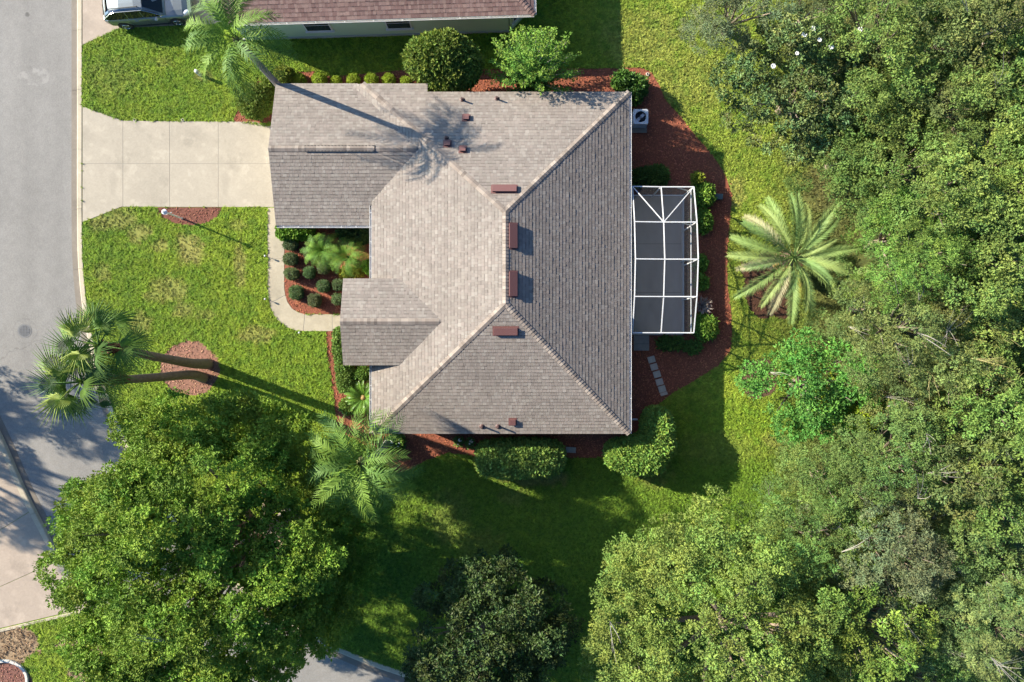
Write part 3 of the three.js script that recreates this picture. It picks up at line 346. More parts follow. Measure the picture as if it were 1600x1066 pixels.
function leaves(list, R, p, n, scale, base, vari) { const s = scale * (0.75 + 0.5 * R()); dummy.position.copy(p); dummy.rotation.set((R() - .5) * 1.2, R() * 6.283, (R() - .5) * 1.2); dummy.scale.set(s, s * .85, s); dummy.updateMatrix(); const t = 1 + vari * (R() - .5) * 2, y = (R() - .4) * vari; list.push({ m: dummy.matrix.clone(), c: [base[0] * t * (1 + y), base[1] * t, base[2] * t * (1 - y * .5)] }); }
function crownOf(parent, lists, geos, mat, name = 'crown') { geos.forEach((g, i) => { const L = lists.filter((_, k) => k % geos.length === i); if (L.length) instanced(name, g, mat, L, parent, 'stuff'); }); }
// broadleaf tree: c = crown centre relative to base; lobes over a dome, limbs running to the lobes
function tree(spec) {
  const { px, py, r, h, kind = 'oak', color, label, seed, group } = spec, R = rng32(seed * 7919 + 13); const ry = spec.ry || r, hm = h - r * 0.55, cw = W(px, py, hm);
  const bx = spec.base ? W(spec.base[0], spec.base[1]) : cw.clone().multiplyScalar(1 + .6 * hm / CAM_H); const t = thing(spec.name || 'broadleaf_tree', label, 'tree', [bx.x, 0, bx.z], 0, group); const cx = cw.x - bx.x, cz = cw.z - bx.z;
  const lobes = [], lu = spec.lobe || 0.78, K = Math.round((r * ry) / (lu * lu) * (spec.cover || 1.15)), vs = spec.flat || 0.75, big = rng32(seed + 3)() * 100;
  for (let i = 0; i < K; i++) { const a = i * 2.39996 + R() * 0.9, q = Math.sqrt((i + 0.5) / K), e = q * (0.84 + 0.22 * fbm(Math.cos(a) * 2.2 + big, Math.sin(a) * 2.2, seed, 2)); const up = Math.sqrt(Math.max(0, 1 - q * q * 0.97)), hump = fbm(Math.cos(a) * q * r * .42 + big, Math.sin(a) * q * r * .42, seed + 9, 2) - .5;
    if (spec.gap && fbm(Math.cos(a) * q * r * .5 + big, Math.sin(a) * q * r * .5, seed + 19, 2) < spec.gap && q > .35) continue;
    const lr = lu * (0.62 + 0.75 * R()); lobes.push({ p: V(cx + Math.cos(a) * r * e, hm + r * vs * (up - 0.15) + hump * r * .5 + (R() - .5) * .9 - lr * .4 - (R() < .2 ? .8 : 0), cz + Math.sin(a) * ry * e), r: lr, tone: 0.82 + 0.38 * R(), w: (R() - .5) * .22 }); }
  const SK = Math.round(K * (spec.skirt === undefined ? .3 : spec.skirt)); for (let i = 0; i < SK; i++) { const a = i * 2.39996 + R(), e = .62 + .36 * R(), y = lerp(hm * .42, hm - r * .1, R()); lobes.push({ p: V(cx * .85 + Math.cos(a) * r * e, y, cz * .85 + Math.sin(a) * ry * e), r: lu * (.7 + .6 * R()), tone: .85 + .3 * R(), w: (R() - .5) * .2 }); }
  const list = [], S0 = spec.scale || 1;
  for (const b of lobes) { const n = Math.round(40 * b.r * b.r * (spec.dens || 1) / (S0 * S0)); const bc = [color[0] * b.tone * (1 + b.w), color[1] * b.tone, color[2] * b.tone];
    for (let i = 0; i < n; i++) { const a = R() * 6.283, y = -0.35 + 1.35 * R(), q = Math.sqrt(1 - Math.min(1, y * y)), k = b.r * (0.70 + 0.38 * R()); leaves(list, R, V(b.p.x + Math.cos(a) * q * k, b.p.y + y * k * .72, b.p.z + Math.sin(a) * q * k), null, S0, bc, spec.vari || 0.25); } }
  crownOf(t, list, SPR[kind], spec.gloss ? LG : LM);
  const tr = spec.trunk || r * 0.055 + 0.06, fork = spec.fork || hm * 0.42; const bark = spec.bark || BM.oak;
  part('trunk', tube([V(0, -0.1, 0), V(cx * .1, fork * .5, cz * .1), V(cx * .35, fork, cz * .35)], [tr * 1.35, tr, tr * .8], 9, 3), bark, t);
  const o = V(cx * .35, fork - .1, cz * .35), limbs = []; const nl = Math.min(K * .6 | 0, spec.limbs || 16);
  for (let i = 0; i < nl; i++) { const b = lobes[Math.min(lobes.length - 1, Math.floor(i * K * .8 / nl))], m = o.clone().lerp(b.p, 0.5); m.y += 0.25 * r * (0.2 - R() * .5); limbs.push(tube([o, m, b.p], [tr * .5, tr * .28, 0.02], 5, 3)); for (let j = 0; j < 2; j++) { const e = b.p.clone().add(V((R() - .5) * b.r * 2, R() * b.r * .9, (R() - .5) * b.r * 2)); limbs.push(tube([m, m.clone().lerp(e, .6), e], [tr * .2, 0.025, 0.008], 4, 2)); } }
  part('limbs', merge(limbs), bark, t);
  if (spec.twigs) { const tw = []; for (let i = 0; i < spec.twigs * .3; i++) { const b = lobes[Math.floor(R() * lobes.length)], s = b.p.clone().add(V((R() - .5) * b.r, b.r * (.2 + .5 * R()), (R() - .5) * b.r)), d = V(R() - .5, .15 + R() * .2, R() - .5).normalize(); for (let j = 0; j < 4; j++) { const e = s.clone().addScaledVector(d, .5 + R() * .9).add(V((R() - .5) * .8, .15 + R() * .3, (R() - .5) * .8)); tw.push(tube([s, s.clone().lerp(e, .5).add(V((R() - .5) * .15, .1, (R() - .5) * .15)), e], [0.013, 0.009, 0.003], 3, 2)); } } part('bare_twigs', merge(tw), spec.twigMat || BM.twig, t); }
  return t; }
// clipped or loose shrub made of one or more ellipsoids [dx, y, dz, rx, ry, rz]
function shrub(name, label, category, px, py, blobs, o = {}) { const R = rng32((o.seed || Math.round(px * 7 + py)) + 5), g = W(px, py, 0); const t = thing(name, label, category, [g.x, 0, g.z], o.turn || 0, o.group); const list = [], s = o.scale || 1, color = o.color;
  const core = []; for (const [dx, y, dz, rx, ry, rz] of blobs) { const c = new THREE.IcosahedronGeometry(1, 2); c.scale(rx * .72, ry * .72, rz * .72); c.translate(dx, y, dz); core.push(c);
    const area = 4 * Math.PI * Math.pow((Math.pow(rx * ry, 1.6) + Math.pow(rx * rz, 1.6) + Math.pow(ry * rz, 1.6)) / 3, 1 / 1.6), n = Math.round(area * (o.dens || 1) * 75 / (s * s)); const pw = o.square || 1;
    for (let i = 0; i < n; i++) { const u = R() * 2 - 1, a = R() * 6.283, q = Math.sqrt(1 - u * u); const sq = v => Math.sign(v) * Math.pow(Math.abs(v), pw); const k = (o.loose ? 0.6 + 0.45 * R() : 0.86 + 0.1 * R()); const p = V(dx + sq(Math.cos(a) * q) * rx * k, y + sq(u) * ry * k, dz + sq(Math.sin(a) * q) * rz * k); if (p.y < 0.03) continue; leaves(list, R, p, null, s, color, o.vari || 0.3); } }
  crownOf(t, list, SPR[o.kind || 'clip'], o.gloss ? LG : LM, 'foliage'); part('dark_foliage_core', merge(core), std(color[0] * .35 + .01, color[1] * .25 + .01, color[2] * .3 + .005, 1), t);  // added opaque core; shade inside the foliage put into its darkened leaf colour
  if (o.stems) { const st = []; for (let i = 0; i < o.stems; i++) { const a = i / o.stems * 6.283 + R(), b = blobs[i % blobs.length]; st.push(tube([V(b[0] * .3 + Math.cos(a) * .08, -.05, b[2] * .3 + Math.sin(a) * .08), V(b[0] * .6 + Math.cos(a) * .2, b[1] * .5, b[2] * .6 + Math.sin(a) * .2), V(b[0] + Math.cos(a) * b[3] * .4, b[1], b[2] + Math.sin(a) * b[5] * .4)], [.07, .05, .03], 6, 3)); } part('stems', merge(st), BM.grey, t); }
  if (o.flowers) { const fl = []; for (let i = 0; i < o.flowers; i++) { const b = blobs[i % blobs.length], a = R() * 6.283, q = Math.sqrt(R()); const f = new THREE.IcosahedronGeometry(.05, 1); f.scale(1, .6, 1); f.translate(b[0] + Math.cos(a) * q * b[3] * .9, b[1] + b[4] * Math.sqrt(1 - q * q * .8) * 1.0, b[2] + Math.sin(a) * q * b[5] * .9); fl.push(f); } part('flowers', merge(fl), std(.85, .82, .78, .7), t); }
  return t; }
// ---- palms
// feather frond along +x: rachis rises then droops; leaflets on both sides
function feather({ len = 3, n = 44, leaf = 0.5, wid = 0.035, rise = 0.5, droop = 1.0, keel = 0.35, fwd = 0.7, hang = 0.3, start = 0.16, seed = 1, rach = 0.025, jit = 0.1 }) { const R = rng32(seed), pos = []; const C = t => V(len * t * (1 - 0.12 * droop * t * t), rise * len * t * (1 - t * 0.5) - droop * len * 0.45 * t * t * t, 0);
  const pts = [0, .2, .4, .6, .8, 1].map(C); const rg = plain(tube(pts, [rach, rach * .8, rach * .6, rach * .4, rach * .25, .004], 4, 2)); const rp = rg.attributes.position.array; for (const v of rp) pos.push(v);
  for (let i = 0; i < n; i++) { const t = start + (1 - start) * (i + .5) / n, p = C(t), tan = C(Math.min(1, t + .02)).sub(C(t - .02)).normalize(), up = V(-tan.y, tan.x, 0); const L = leaf * Math.pow(Math.sin(Math.PI * clamp(0.14 + 0.80 * (t - start) / (1 - start))), 0.6);
    for (const sd of [-1, 1]) { const side = V(0, 0, sd), f = fwd * (0.6 + 0.8 * t) + (R() - .5) * jit, d = side.clone().addScaledVector(tan, f).addScaledVector(up, keel + (R() - .5) * jit * 2.5).normalize(), l = L * (0.85 + .3 * R()), wv = tan.clone().multiplyScalar(wid / 2); const m = p.clone().addScaledVector(d, l * .5), e = p.clone().addScaledVector(d, l).add(V(0, -hang * l * (0.8 + .5 * R()), 0)); m.y -= hang * l * .12;
      const a = p.clone().sub(wv), b = p.clone().add(wv), m1 = m.clone().sub(wv), m2 = m.clone().add(wv); for (const v of [a, b, m2, a, m2, m1, m1, m2, e]) pos.push(v.x, v.y, v.z); } }
  const g = new THREE.BufferGeometry(); g.setAttribute('position', new THREE.Float32BufferAttribute(pos, 3)); g.computeVertexNormals(); return g; }
function fan({ pet = 1.0, r = 0.8, n = 40, spread = 4.4, droop = 0.35, seed = 1 }) { const R = rng32(seed), pos = []; const bend = (x, z) => 0.25 * x - droop * x * x * 0.28 - Math.abs(z) * 0.12;
  const rg = plain(tube([V(0, 0, 0), V(pet * .5, bend(pet * .5, 0) + .06, 0), V(pet, bend(pet, 0), 0)], [.035, .025, .018], 4, 3)); for (const v of rg.attributes.position.array) pos.push(v);
  const P = (a, d, k, y = 0) => { const x = pet + Math.cos(a) * d, z = Math.sin(a) * d; return [x, bend(x, z) + k + y, z]; };
  for (let i = 0; i < n; i++) { const a0 = -spread / 2 + spread * i / n, a1 = a0 + spread / n, am = (a0 + a1) / 2, L = r * (0.72 + .34 * Math.cos(am * .55)) * (.9 + .2 * R()), s = L * .42, fold = .02; const tip = P(am + (R() - .5) * .16, L, -L * droop * (.3 + .7 * R())), ia = (a1 - a0) * .12;
    const c = P(am, s, fold), e0 = P(a0 + ia, s, -fold), e1 = P(a1 - ia, s, -fold), o = P(am, 0.02, 0); pos.push(...o, ...e0, ...c, ...o, ...c, ...e1, ...e0, ...tip, ...c, ...c, ...tip, ...e1); }
  const g = new THREE.BufferGeometry(); g.setAttribute('position', new THREE.Float32BufferAttribute(pos, 3)); g.computeVertexNormals(); return g; }
function frondMat(r, g, b, tr = 0.2, rough = 0.6) { const m = leafMat(tr, rough); m.color.setRGB(r * 1.5, g * 1.5, b * 1.25); return m; }
function setFronds(parent, at, geos, mats, list) { for (const [az, el, roll = 0, sc = 1, gi = 0, mi = 0] of list) { const m = part('frond', geos[gi % geos.length], mats[mi % mats.length], parent); m.position.copy(at); const q = new THREE.Quaternion().setFromAxisAngle(V(0, 1, 0), az), q2 = new THREE.Quaternion().setFromAxisAngle(V(0, 0, 1), el), q3 = new THREE.Quaternion().setFromAxisAngle(V(1, 0, 0), roll); m.quaternion.copy(q.multiply(q2).multiply(q3)); m.scale.setScalar(sc); } }
// queen palms
const queenG = [1, 2, 3].map(s => feather({ len: 3.0, n: 34, leaf: 0.64, wid: 0.046, rise: 0.5, droop: 0.9 + .15 * s, keel: 0.15, fwd: 0.75, hang: 0.55, seed: s, jit: 0.38 }));
const queenM = [frondMat(0.085, 0.15, 0.028), frondMat(0.11, 0.18, 0.03), frondMat(0.065, 0.125, 0.03)];
function queen(label, base, top, bow, list, sc = 1) { const t = thing('queen_palm', label, 'palm tree', [base.x, 0, base.z]); const d = top.clone().sub(base); 
  part('trunk', tube([V(0, -.1, 0), V(d.x * .3 + bow[0], d.y * .33, d.z * .3 + bow[1]), V(d.x * .65 + bow[0], d.y * .66, d.z * .65 + bow[1]), V(d.x, d.y, d.z)], [.21, .17, .155, .13], 12, 5), BM.grey, t);
  part('crown_shaft', tube([V(d.x, d.y - .5, d.z), V(d.x, d.y, d.z), V(d.x, d.y + .55, d.z)], [.15, .24, .08], 10, 4), std(0.19, 0.17, 0.07, .8), t);
  setFronds(t, V(d.x, d.y + .3, d.z), queenG, queenM, list); return t; }
queen('queen palm leaning over the upper lawn beside the garage corner', W(452, 152), W(373, 66, 7.3), [0, 0], [[1.15, .35], [1.4, .15], [1.6, .6], [1.85, .3], [2.1, .5], [2.35, .2], [.12, .12], [-.1, .3], [-.32, .02], [.45, .45], [-1.42, .02], [-1.62, .15], [-1.52, .45], [2.85, .25], [3.1, .1], [-2.85, .3], [-2.4, .05], [-.8, .4], [1.9, .9], [.2, .95]].map((a, i) => [a[0], a[1], (i % 3 - 1) * .35, .85 + .06 * (i % 3), i % 3, i % 3]));
queen('queen palm with arching fronds at the front left corner of the house', W(606, 690), W(565, 722, 7.4), [0.1, 0.1], [[1.28, .2], [1.02, .32], [.72, .45], [1.55, .4], [-.5, .12], [-.72, .25], [-.98, .08], [-1.62, .12], [-1.8, .0], [-2.1, .3], [-2.55, .08], [-2.9, .2], [3.0, .12], [2.6, .3], [2.15, .3], [.3, .65], [-1.25, .55], [-.2, .5], [1.9, .75], [-2.4, .8]].map((a, i) => [a[0], a[1], (i % 3 - 1) * .3, .92 + .06 * (i % 3), i % 3, i % 3]));
// twin fan palms
const fanG = [1, 2, 3, 4].map(s => fan({ pet: 0.85 + .1 * s, r: 0.95, n: 30, droop: 0.18 + .1 * s, seed: s, spread: 3.9 + .25 * s })), fanM = [frondMat(0.065, 0.12, 0.03), frondMat(0.09, 0.15, 0.03), frondMat(0.05, 0.095, 0.035), frondMat(0.15, 0.19, 0.035)];
function fanPalm(label, base, pts, seed) { const R = rng32(seed), t = thing('fan_palm', label, 'palm tree', [base.x, 0, base.z], 0, undefined); const L = pts.map(p => p.clone().sub(base)), top = L[L.length - 1], n = L.length;
  part('trunk', tube(L, [.30, .25, .21, .19, .17], 12, 5), BM.palm, t); const a = L[n - 1].clone(), b = a.clone().lerp(L[n - 2], .75); part('trunk_boots', tube([b, b.clone().lerp(a, .5), a], [.205, .225, .19], 10, 4), BM.palmTop, t);
  const bt = []; for (let i = 0; i < 40; i++) { const k = R(), p = b.clone().lerp(a, k), an = R() * 6.283, d = V(Math.cos(an), .55, Math.sin(an)); bt.push(bar(p.clone().addScaledVector(d, .15), p.clone().addScaledVector(d, .30), .05, .03)); } part('leaf_bases', merge(bt), BM.palmTop, t);
  const list = []; for (let i = 0; i < 21; i++) { const az = i * 2.39996 + R() * .5, k = i / 21; if (Math.cos(az) > .55 && k < .6 && i % 3) continue; list.push([az, lerp(-.75, 1.15, Math.pow(k, 1.15)) + (R() - .5) * .25, (R() - .5) * .9, .85 + .25 * R(), Math.floor(R() * 4), k > .9 ? 3 : Math.floor(R() * 3)]); } setFronds(t, top.clone().add(V(0, .25, 0)), fanG, fanM, list); return t; }
{ const b = W(325, 569); fanPalm('tall fan palm of the twin pair, trunk leaning toward the top', b, [b.clone().setY(-.1), W(300, 568, 2.2), W(255, 560, 5.2), W(215, 552, 7.6), W(160, 540, 10.6)], 41); const b2 = W(317, 591);
  fanPalm('tall fan palm of the twin pair, the straight lower trunk in the picture', b2, [b2.clone().setY(-.1), W(301, 586, 1.8), W(255, 589, 4.8), W(215, 592, 7), W(134, 596, 10.6)], 42); }
// date palm in the back garden
{ const G = [1, 2, 3].map(s => feather({ len: 2.9, n: 54, leaf: 0.44, wid: 0.03, rise: 0.28, droop: 0.35 + .16 * s, keel: 0.45, fwd: 1.05, hang: 0.15, seed: 60 + s, start: 0.2, rach: 0.028, jit: .2 })); const mats = [frondMat(.12, .175, .06, .08), frondMat(.095, .155, .055, .08), frondMat(.15, .195, .07, .08), frondMat(.19, .18, .12, .08), frondMat(.19, .19, .04, .08)];
  const b = W(1209, 412), t = thing('date_palm', 'stout grey-green date palm with long stiff fronds in the back garden', 'palm tree', [b.x, 0, b.z]); part('trunk', tube([V(0, -.1, 0), V(0, 1.2, 0), V(0, 2.1, 0), V(0, 2.7, 0)], [.42, .40, .44, .22], 14, 4), BM.palm, t);
  const R = rng32(77), bt = []; for (let i = 0; i < 60; i++) { const an = R() * 6.283, y = .9 + 1.4 * R(), d = V(Math.cos(an), .5, Math.sin(an)); bt.push(bar(V(0, y, 0).addScaledVector(d, .36), V(0, y, 0).addScaledVector(d, .56), .09, .05)); } part('leaf_bases', merge(bt), std(.34, .22, .10, .9), t);
  const list = []; for (let i = 0; i < 34; i++) { const k = i / 34; list.push([i * 2.39996 + (R() - .5) * .3, lerp(-.22, 1.15, Math.pow(k, 1.5)), (R() - .5) * .7, 1.05 + .3 * R() - (k > .85 ? .25 : 0), i % 3, k < .28 ? (i === 2 ? 4 : i % 3 === 1 ? 3 : 0) : i % 3]); } setFronds(t, V(0, 2.75, 0), G, mats, list);
  part('fruit_stalk', new THREE.SphereGeometry(.14, 10, 8).scale(1.2, .7, 1).translate(-.75, 2.4, .35), std(.45, .24, .06, .8), t); }
// small palms in the front bed, cycad
{ const G = [1, 2, 3].map(s => feather({ len: 1.3, n: 26, leaf: 0.30, wid: 0.018, rise: 0.7, droop: 0.9 + .2 * s, keel: 0.05, fwd: .8, hang: .15, seed: 80 + s, rach: .012, jit: .12 })), mats = [frondMat(.095, .185, .03, .2), frondMat(.12, .21, .03, .2), frondMat(.075, .155, .03, .2)];
  for (const [px, py, h, s, n, label] of [[514, 396, 1.15, 5, 26, 'small feathery palm in the front bed, nearer the round clipped shrubs'], [552, 406, 1.1, 6, 26, 'small feathery palm in the front bed, touching the roof gutter']]) { const R = rng32(s), b = W(px, py), t = thing('dwarf_palm', label, 'palm tree', [b.x, 0, b.z]); part('trunk', tube([V(0, -.05, 0), V(.03, h * .5, 0), V(0, h, 0)], [.11, .09, .1], 10, 4), BM.palm, t);
    const list = []; for (let i = 0; i < n; i++) list.push([i * 2.39996 + R() * .3, lerp(-.35, 1.0, Math.pow(i / n, 1.1)), (R() - .5) * .5, .85 + .25 * R(), i % 3, i % 3]); setFronds(t, V(0, h, 0), G, mats, list); }
  const G2 = [1, 2].map(s => feather({ len: 1.15, n: 46, leaf: 0.15, wid: 0.014, rise: 0.35, droop: 0.55 + .15 * s, keel: 0.3, fwd: .55, hang: .0, seed: 90 + s, rach: .012, jit: .08 })); const m2 = [frondMat(.09, .17, .025, .1, .35), frondMat(.07, .14, .025, .1, .35)];
  const b = W(571, 620), t = thing('sago_palm', 'rosette of glossy green sago palm leaves beside the front wall', 'cycad', [b.x, 0, b.z]), R = rng32(95); part('trunk', tube([V(0, -.05, 0), V(0, .3, 0), V(0, .55, 0)], [.2, .2, .12], 10, 3), BM.palm, t); part('cone', new THREE.SphereGeometry(.15, 14, 10).scale(1, .8, 1).translate(0, .66, 0), std(.33, .22, .08, .8), t);
  const list = []; for (let i = 0; i < 44; i++) list.push([i * 2.39996 + R() * .15, lerp(-.05, .62, Math.pow(i / 44, 1.2)), (R() - .5) * .25, .85 + .2 * R(), i % 2, i % 2]); setFronds(t, V(0, .52, 0), G2, m2, list); }

// clipped shrubs, hedges
const DK = [.105, .15, .06], LIME = [.26, .36, .025], MID = [.085, .135, .025], HEDGE = [.15, .20, .065];
const balls = [[457, 384, .36, .27, 'small clipped shrub just below the bright hedge at the garage'], [457, 406, .36, .31, 'clipped shrub beside the walkway, second from the bright hedge'], [459, 429, .36, .29, 'clipped shrub beside the walkway, third from the bright hedge'], [486, 427, .27, .29, 'clipped shrub left of the one under the small palm fronds'], [508, 420, .29, .30, 'clipped shrub below the tips of the first small palm'], [487, 398, .27, .28, 'clipped shrub half under the left fronds of the small palm'], [508, 448, .31, .31, 'pale round clipped shrub nearest the entry roof edge'], [466, 458, .35, .37, 'dark round clipped shrub at the inside of the walkway bend'], [494, 470, .33, .33, 'round clipped shrub casting a long shadow to the entry roof'], [531, 446, .28, .28, 'clipped shrub half hidden under the corner of the entry roof'], [530, 468, .28, .28, 'clipped shrub showing only a sliver beside the entry roof']];
balls.forEach(([px, py, rx, rz, label], i) => shrub('clipped_shrub', label, 'shrub', px, py, [[0, .36, 0, rx, .38, rz]], { kind: 'tiny', color: [DK[0] * (1 + .1 * (i % 3)), DK[1] * (1 + .08 * (i % 4)), DK[2]], dens: 3.2, square: .8, scale: 1, group: 'clipped shrubs in the front bed' }));
shrub('hedge', 'bright green block of hedge against the garage gutter', 'hedge', 466, 364, [[-.5, .5, 0, .45, .6, .42], [0, .5, 0, .5, .6, .42], [.5, .45, 0, .45, .5, .4]], { kind: 'clip', color: [0.150, 0.285, 0.024], dens: 1.6, square: .7 });
shrub('shrub', 'dark shrub in the shade under the garage gutter', 'shrub', 556, 366, [[-.3, .5, 0, .5, .6, .4], [.4, .6, .1, .5, .6, .4]], { kind: 'hedge', color: [0.060, 0.120, 0.030], dens: .9, loose: 1 });
shrub('shrub', 'yellowish low plants at the foot of the second small palm', 'shrub', 548, 428, [[-.3, .12, 0, .35, .22, .25], [.3, .1, -.05, .4, .25, .25]], { kind: 'hedge', color: [0.300, 0.300, 0.036], dens: .9, loose: 1 });
shrub('shrub', 'bright leafy plant below the gutter beside the entry roof', 'shrub', 578, 418, [[0, .35, 0, .25, .4, .3]], { kind: 'hedge', color: [0.135, 0.300, 0.024], dens: 1, loose: 1 });
shrub('hedge', 'narrow clipped hedge running down beside the entry roof', 'hedge', 541, 566, [[-.15, .42, -1.3, .42, .5, .6], [-.1, .45, -.6, .42, .5, .6], [0, .45, .1, .42, .5, .6], [.05, .45, .8, .42, .5, .6], [.12, .42, 1.25, .38, .45, .4]], { kind: 'clip', color: [0.143, 0.240, 0.042], dens: 1.5, square: .75 });
shrub('shrub', 'green shrub between the narrow hedge and the front gutter', 'shrub', 569, 583, [[0, .4, 0, .5, .5, .33]], { kind: 'clip', color: [0.120, 0.225, 0.030], dens: 1.4 });
shrub('shrub', 'small shrub left of the sago palm', 'shrub', 545, 634, [[0, .3, 0, .4, .38, .42]], { kind: 'clip', color: [0.150, 0.240, 0.036], dens: 1.3 });
shrub('shrub', 'low shrub with white blossoms at the front corner of the roof', 'shrub', 619, 689, [[0, .35, 0, .5, .4, .32]], { kind: 'hedge', color: [0.105, 0.195, 0.030], dens: 1, loose: 1, flowers: 14 });
shrub('clipped_shrub', 'large round clipped shrub beside the garage corner', 'shrub', 406, 165, [[0, .75, 0, .95, .85, .93]], { kind: 'clip', color: [0.158, 0.225, 0.030], dens: 1.5 });
shrub('clipped_shrub', 'small shrub at the foot of the upper queen palm', 'shrub', 424, 138, [[0, .4, 0, .38, .42, .45]], { kind: 'clip', color: [0.150, 0.225, 0.026], dens: 1.5 });
shrub('clipped_shrub', 'rounded olive shrub right of the upper queen palm trunk', 'shrub', 449, 124, [[0, .5, 0, .52, .5, .46]], { kind: 'clip', color: [0.180, 0.232, 0.024], dens: 1.5 });
[[470, 130, .36, 'first lime-green ball shrub right of the olive shrub'], [502, 129, .38, 'second lime-green ball shrub along the garage eave'], [527, 130, .27, 'smallest lime-green ball shrub, third along the garage eave'], [554, 129, .34, 'fourth lime-green ball shrub along the garage eave'], [582, 129, .34, 'fifth lime-green ball shrub along the garage eave'], [609, 129, .33, 'sixth lime-green ball shrub along the garage eave'], [635, 131, .27, 'last lime-green ball shrub, nearest the large round tree']].forEach(([px, py, r, label]) => shrub('ball_shrub', label, 'shrub', px, py - 1, [[0, r * .9, 0, r, r * 1.05, r]], { kind: 'tiny', color: LIME, dens: 2.6, vari: .25, group: 'lime green ball shrubs' }));
shrub('round_tree', 'large round clipped shrub tree below the neighbour wall', 'shrub', 698, 133, [[-.35, 2.75, -.3, 1.55, 1.3, 1.15], [.55, 2.65, -.1, 1.5, 1.2, 1.3], [.1, 3.1, -.4, 1.3, 1.05, 1.1], [.2, 2.4, .35, 1.3, .9, 1.0]], { kind: 'hedge', color: [0.150, 0.217, 0.030], dens: 1.05, stems: 5, vari: .4, scale: 1.15 });
// crape myrtle: upright plumes
{ const R = rng32(141), b = W(829, 136), t = thing('flowering_tree', 'bright green spiky young tree right of the round clipped shrub tree', 'tree', [b.x, 0, b.z]); const list = [], st = []; for (let i = 0; i < 58; i++) { const a = i * 2.39996, q = Math.sqrt((i + .5) / 58), e = V(Math.cos(a) * 2.6 * q * (.85 + .3 * R()) + .1, 2.5 + 2.7 * (1 - q * q) - (q > .8 ? .5 : 0) + R() * .3, Math.sin(a) * 2.15 * q * (.85 + .3 * R()) - .05), m = V(e.x * .35, e.y * .55, e.z * .35); st.push(tube([V(Math.cos(a) * .08, -.05, Math.sin(a) * .08), m, e], [.045, .03, .008], 5, 3)); for (let k = 0; k < 22; k++) { const u = .35 + .68 * k / 22; const p = u < .5 ? m.clone() : m.clone().lerp(e, (u - .5) * 2); const w = .20 * (1.1 - u * .6); p.add(V((R() - .5) * w * 2, (R() - .5) * w, (R() - .5) * w * 2)); leaves(list, R, p, null, .72, [.14 + .05 * (u > .85), .29 + .03 * (u > .85), .045], .3); } } crownOf(t, list, SPR.myrtle, LM); part('trunk', merge(st), BM.grey, t); }
shrub('shrub', 'dark glossy shrub at the back corner of the roof above the air conditioner', 'shrub', 982, 141, [[-.4, .65, -.3, .55, .7, .4], [.35, .6, 0, .55, .65, .5], [.1, .55, .45, .5, .55, .4]], { kind: 'hedge', color: [0.075, 0.158, 0.024], dens: 1, loose: 1, gloss: 1 });
shrub('shrub', 'dark rounded shrub in the shade north of the screen enclosure', 'shrub', 1022, 278, [[0, .55, 0, .62, .6, .48]], { kind: 'hedge', color: [0.075, 0.150, 0.024], dens: 1.1 });
shrub('shrub', 'dark shrub between the house wall and the rounded shade shrub', 'shrub', 1000, 281, [[0, .5, 0, .55, .55, .42]], { kind: 'hedge', color: [0.060, 0.128, 0.024], dens: 1 });
[[1096, 306, .55, .58, .7, 'leafy shrub at the top right corner of the screen enclosure'], [1094, 347, .48, .55, .6, 'second leafy shrub down the right side of the screen enclosure'], [1091, 412, .34, .38, .4, 'third and lower leafy shrub right of the screen enclosure'], [1093, 441, .3, .36, .4, 'fourth leafy shrub, just above the grey twiggy bush'], [1098, 511, .6, .62, .75, 'large round shrub at the lower right corner of the screen enclosure']].forEach(([px, py, rx, rz, h, label], i) => shrub('shrub', label, 'shrub', px, py, [[0, h * .55, 0, rx, h * .6, rz], [rx * .25, h * .5, rz * .3, rx * .7, h * .5, rz * .7]], { kind: 'hedge', color: [0.150, 0.277, 0.036], dens: 1, loose: 1, vari: .4 }));
shrub('shrub', 'low plants spreading below the screen enclosure', 'shrub', 1046, 536, [[-.3, .15, 0, .4, .25, .3], [.25, .2, .05, .4, .3, .3]], { kind: 'hedge', color: [0.105, 0.195, 0.036], dens: .7, loose: 1 });
shrub('shrub', 'low plant right of the spreading plants below the screen enclosure', 'shrub', 1080, 542, [[0, .2, 0, .5, .3, .25]], { kind: 'hedge', color: [0.105, 0.195, 0.036], dens: .7, loose: 1 });
{ const R = rng32(191), b = W(1096, 478), t = thing('bare_shrub', 'grey bare twiggy bush beside the screen enclosure', 'shrub', [b.x, 0, b.z]), st = []; for (let i = 0; i < 70; i++) { const a = R() * 6.283, q = Math.sqrt(R()) * .5, e = V(Math.cos(a) * q, .35 + .35 * R(), Math.sin(a) * q * 1.1), m = V(e.x * .4, e.y * .6, e.z * .4); st.push(tube([V(0, 0, 0), m, e], [.018, .014, .006], 4, 2)); for (let j = 0; j < 3; j++) st.push(tube([m.clone().lerp(e, .3 * j), e.clone().add(V((R() - .5) * .2, (R() - .3) * .2, (R() - .5) * .2))].flatMap((v, k, A) => k ? [v] : [v, v.clone().lerp(A[1], .5)]), [.01, .008, .004], 3, 1)); } part('twigs', merge(st), std(.36, .31, .27, .9), t); }
shrub('hedge', 'oblong clipped hedge below the south eave of the house', 'hedge', 812, 711, [[-1.55, 0.98, 0, .8, 1.10, .85], [-.9, 1.04, .02, .9, 1.10, .95], [-.2, 1.04, .0, .9, 1.10, .98], [.5, 1.04, -.02, .9, 1.10, .95], [1.1, 1.04, -.03, .9, 1.10, .92], [1.6, 0.94, -.03, .75, 1.04, .8]], { kind: 'hedge', color: [.175, .285, .06], dens: 1.25, square: .75, vari: .4 });
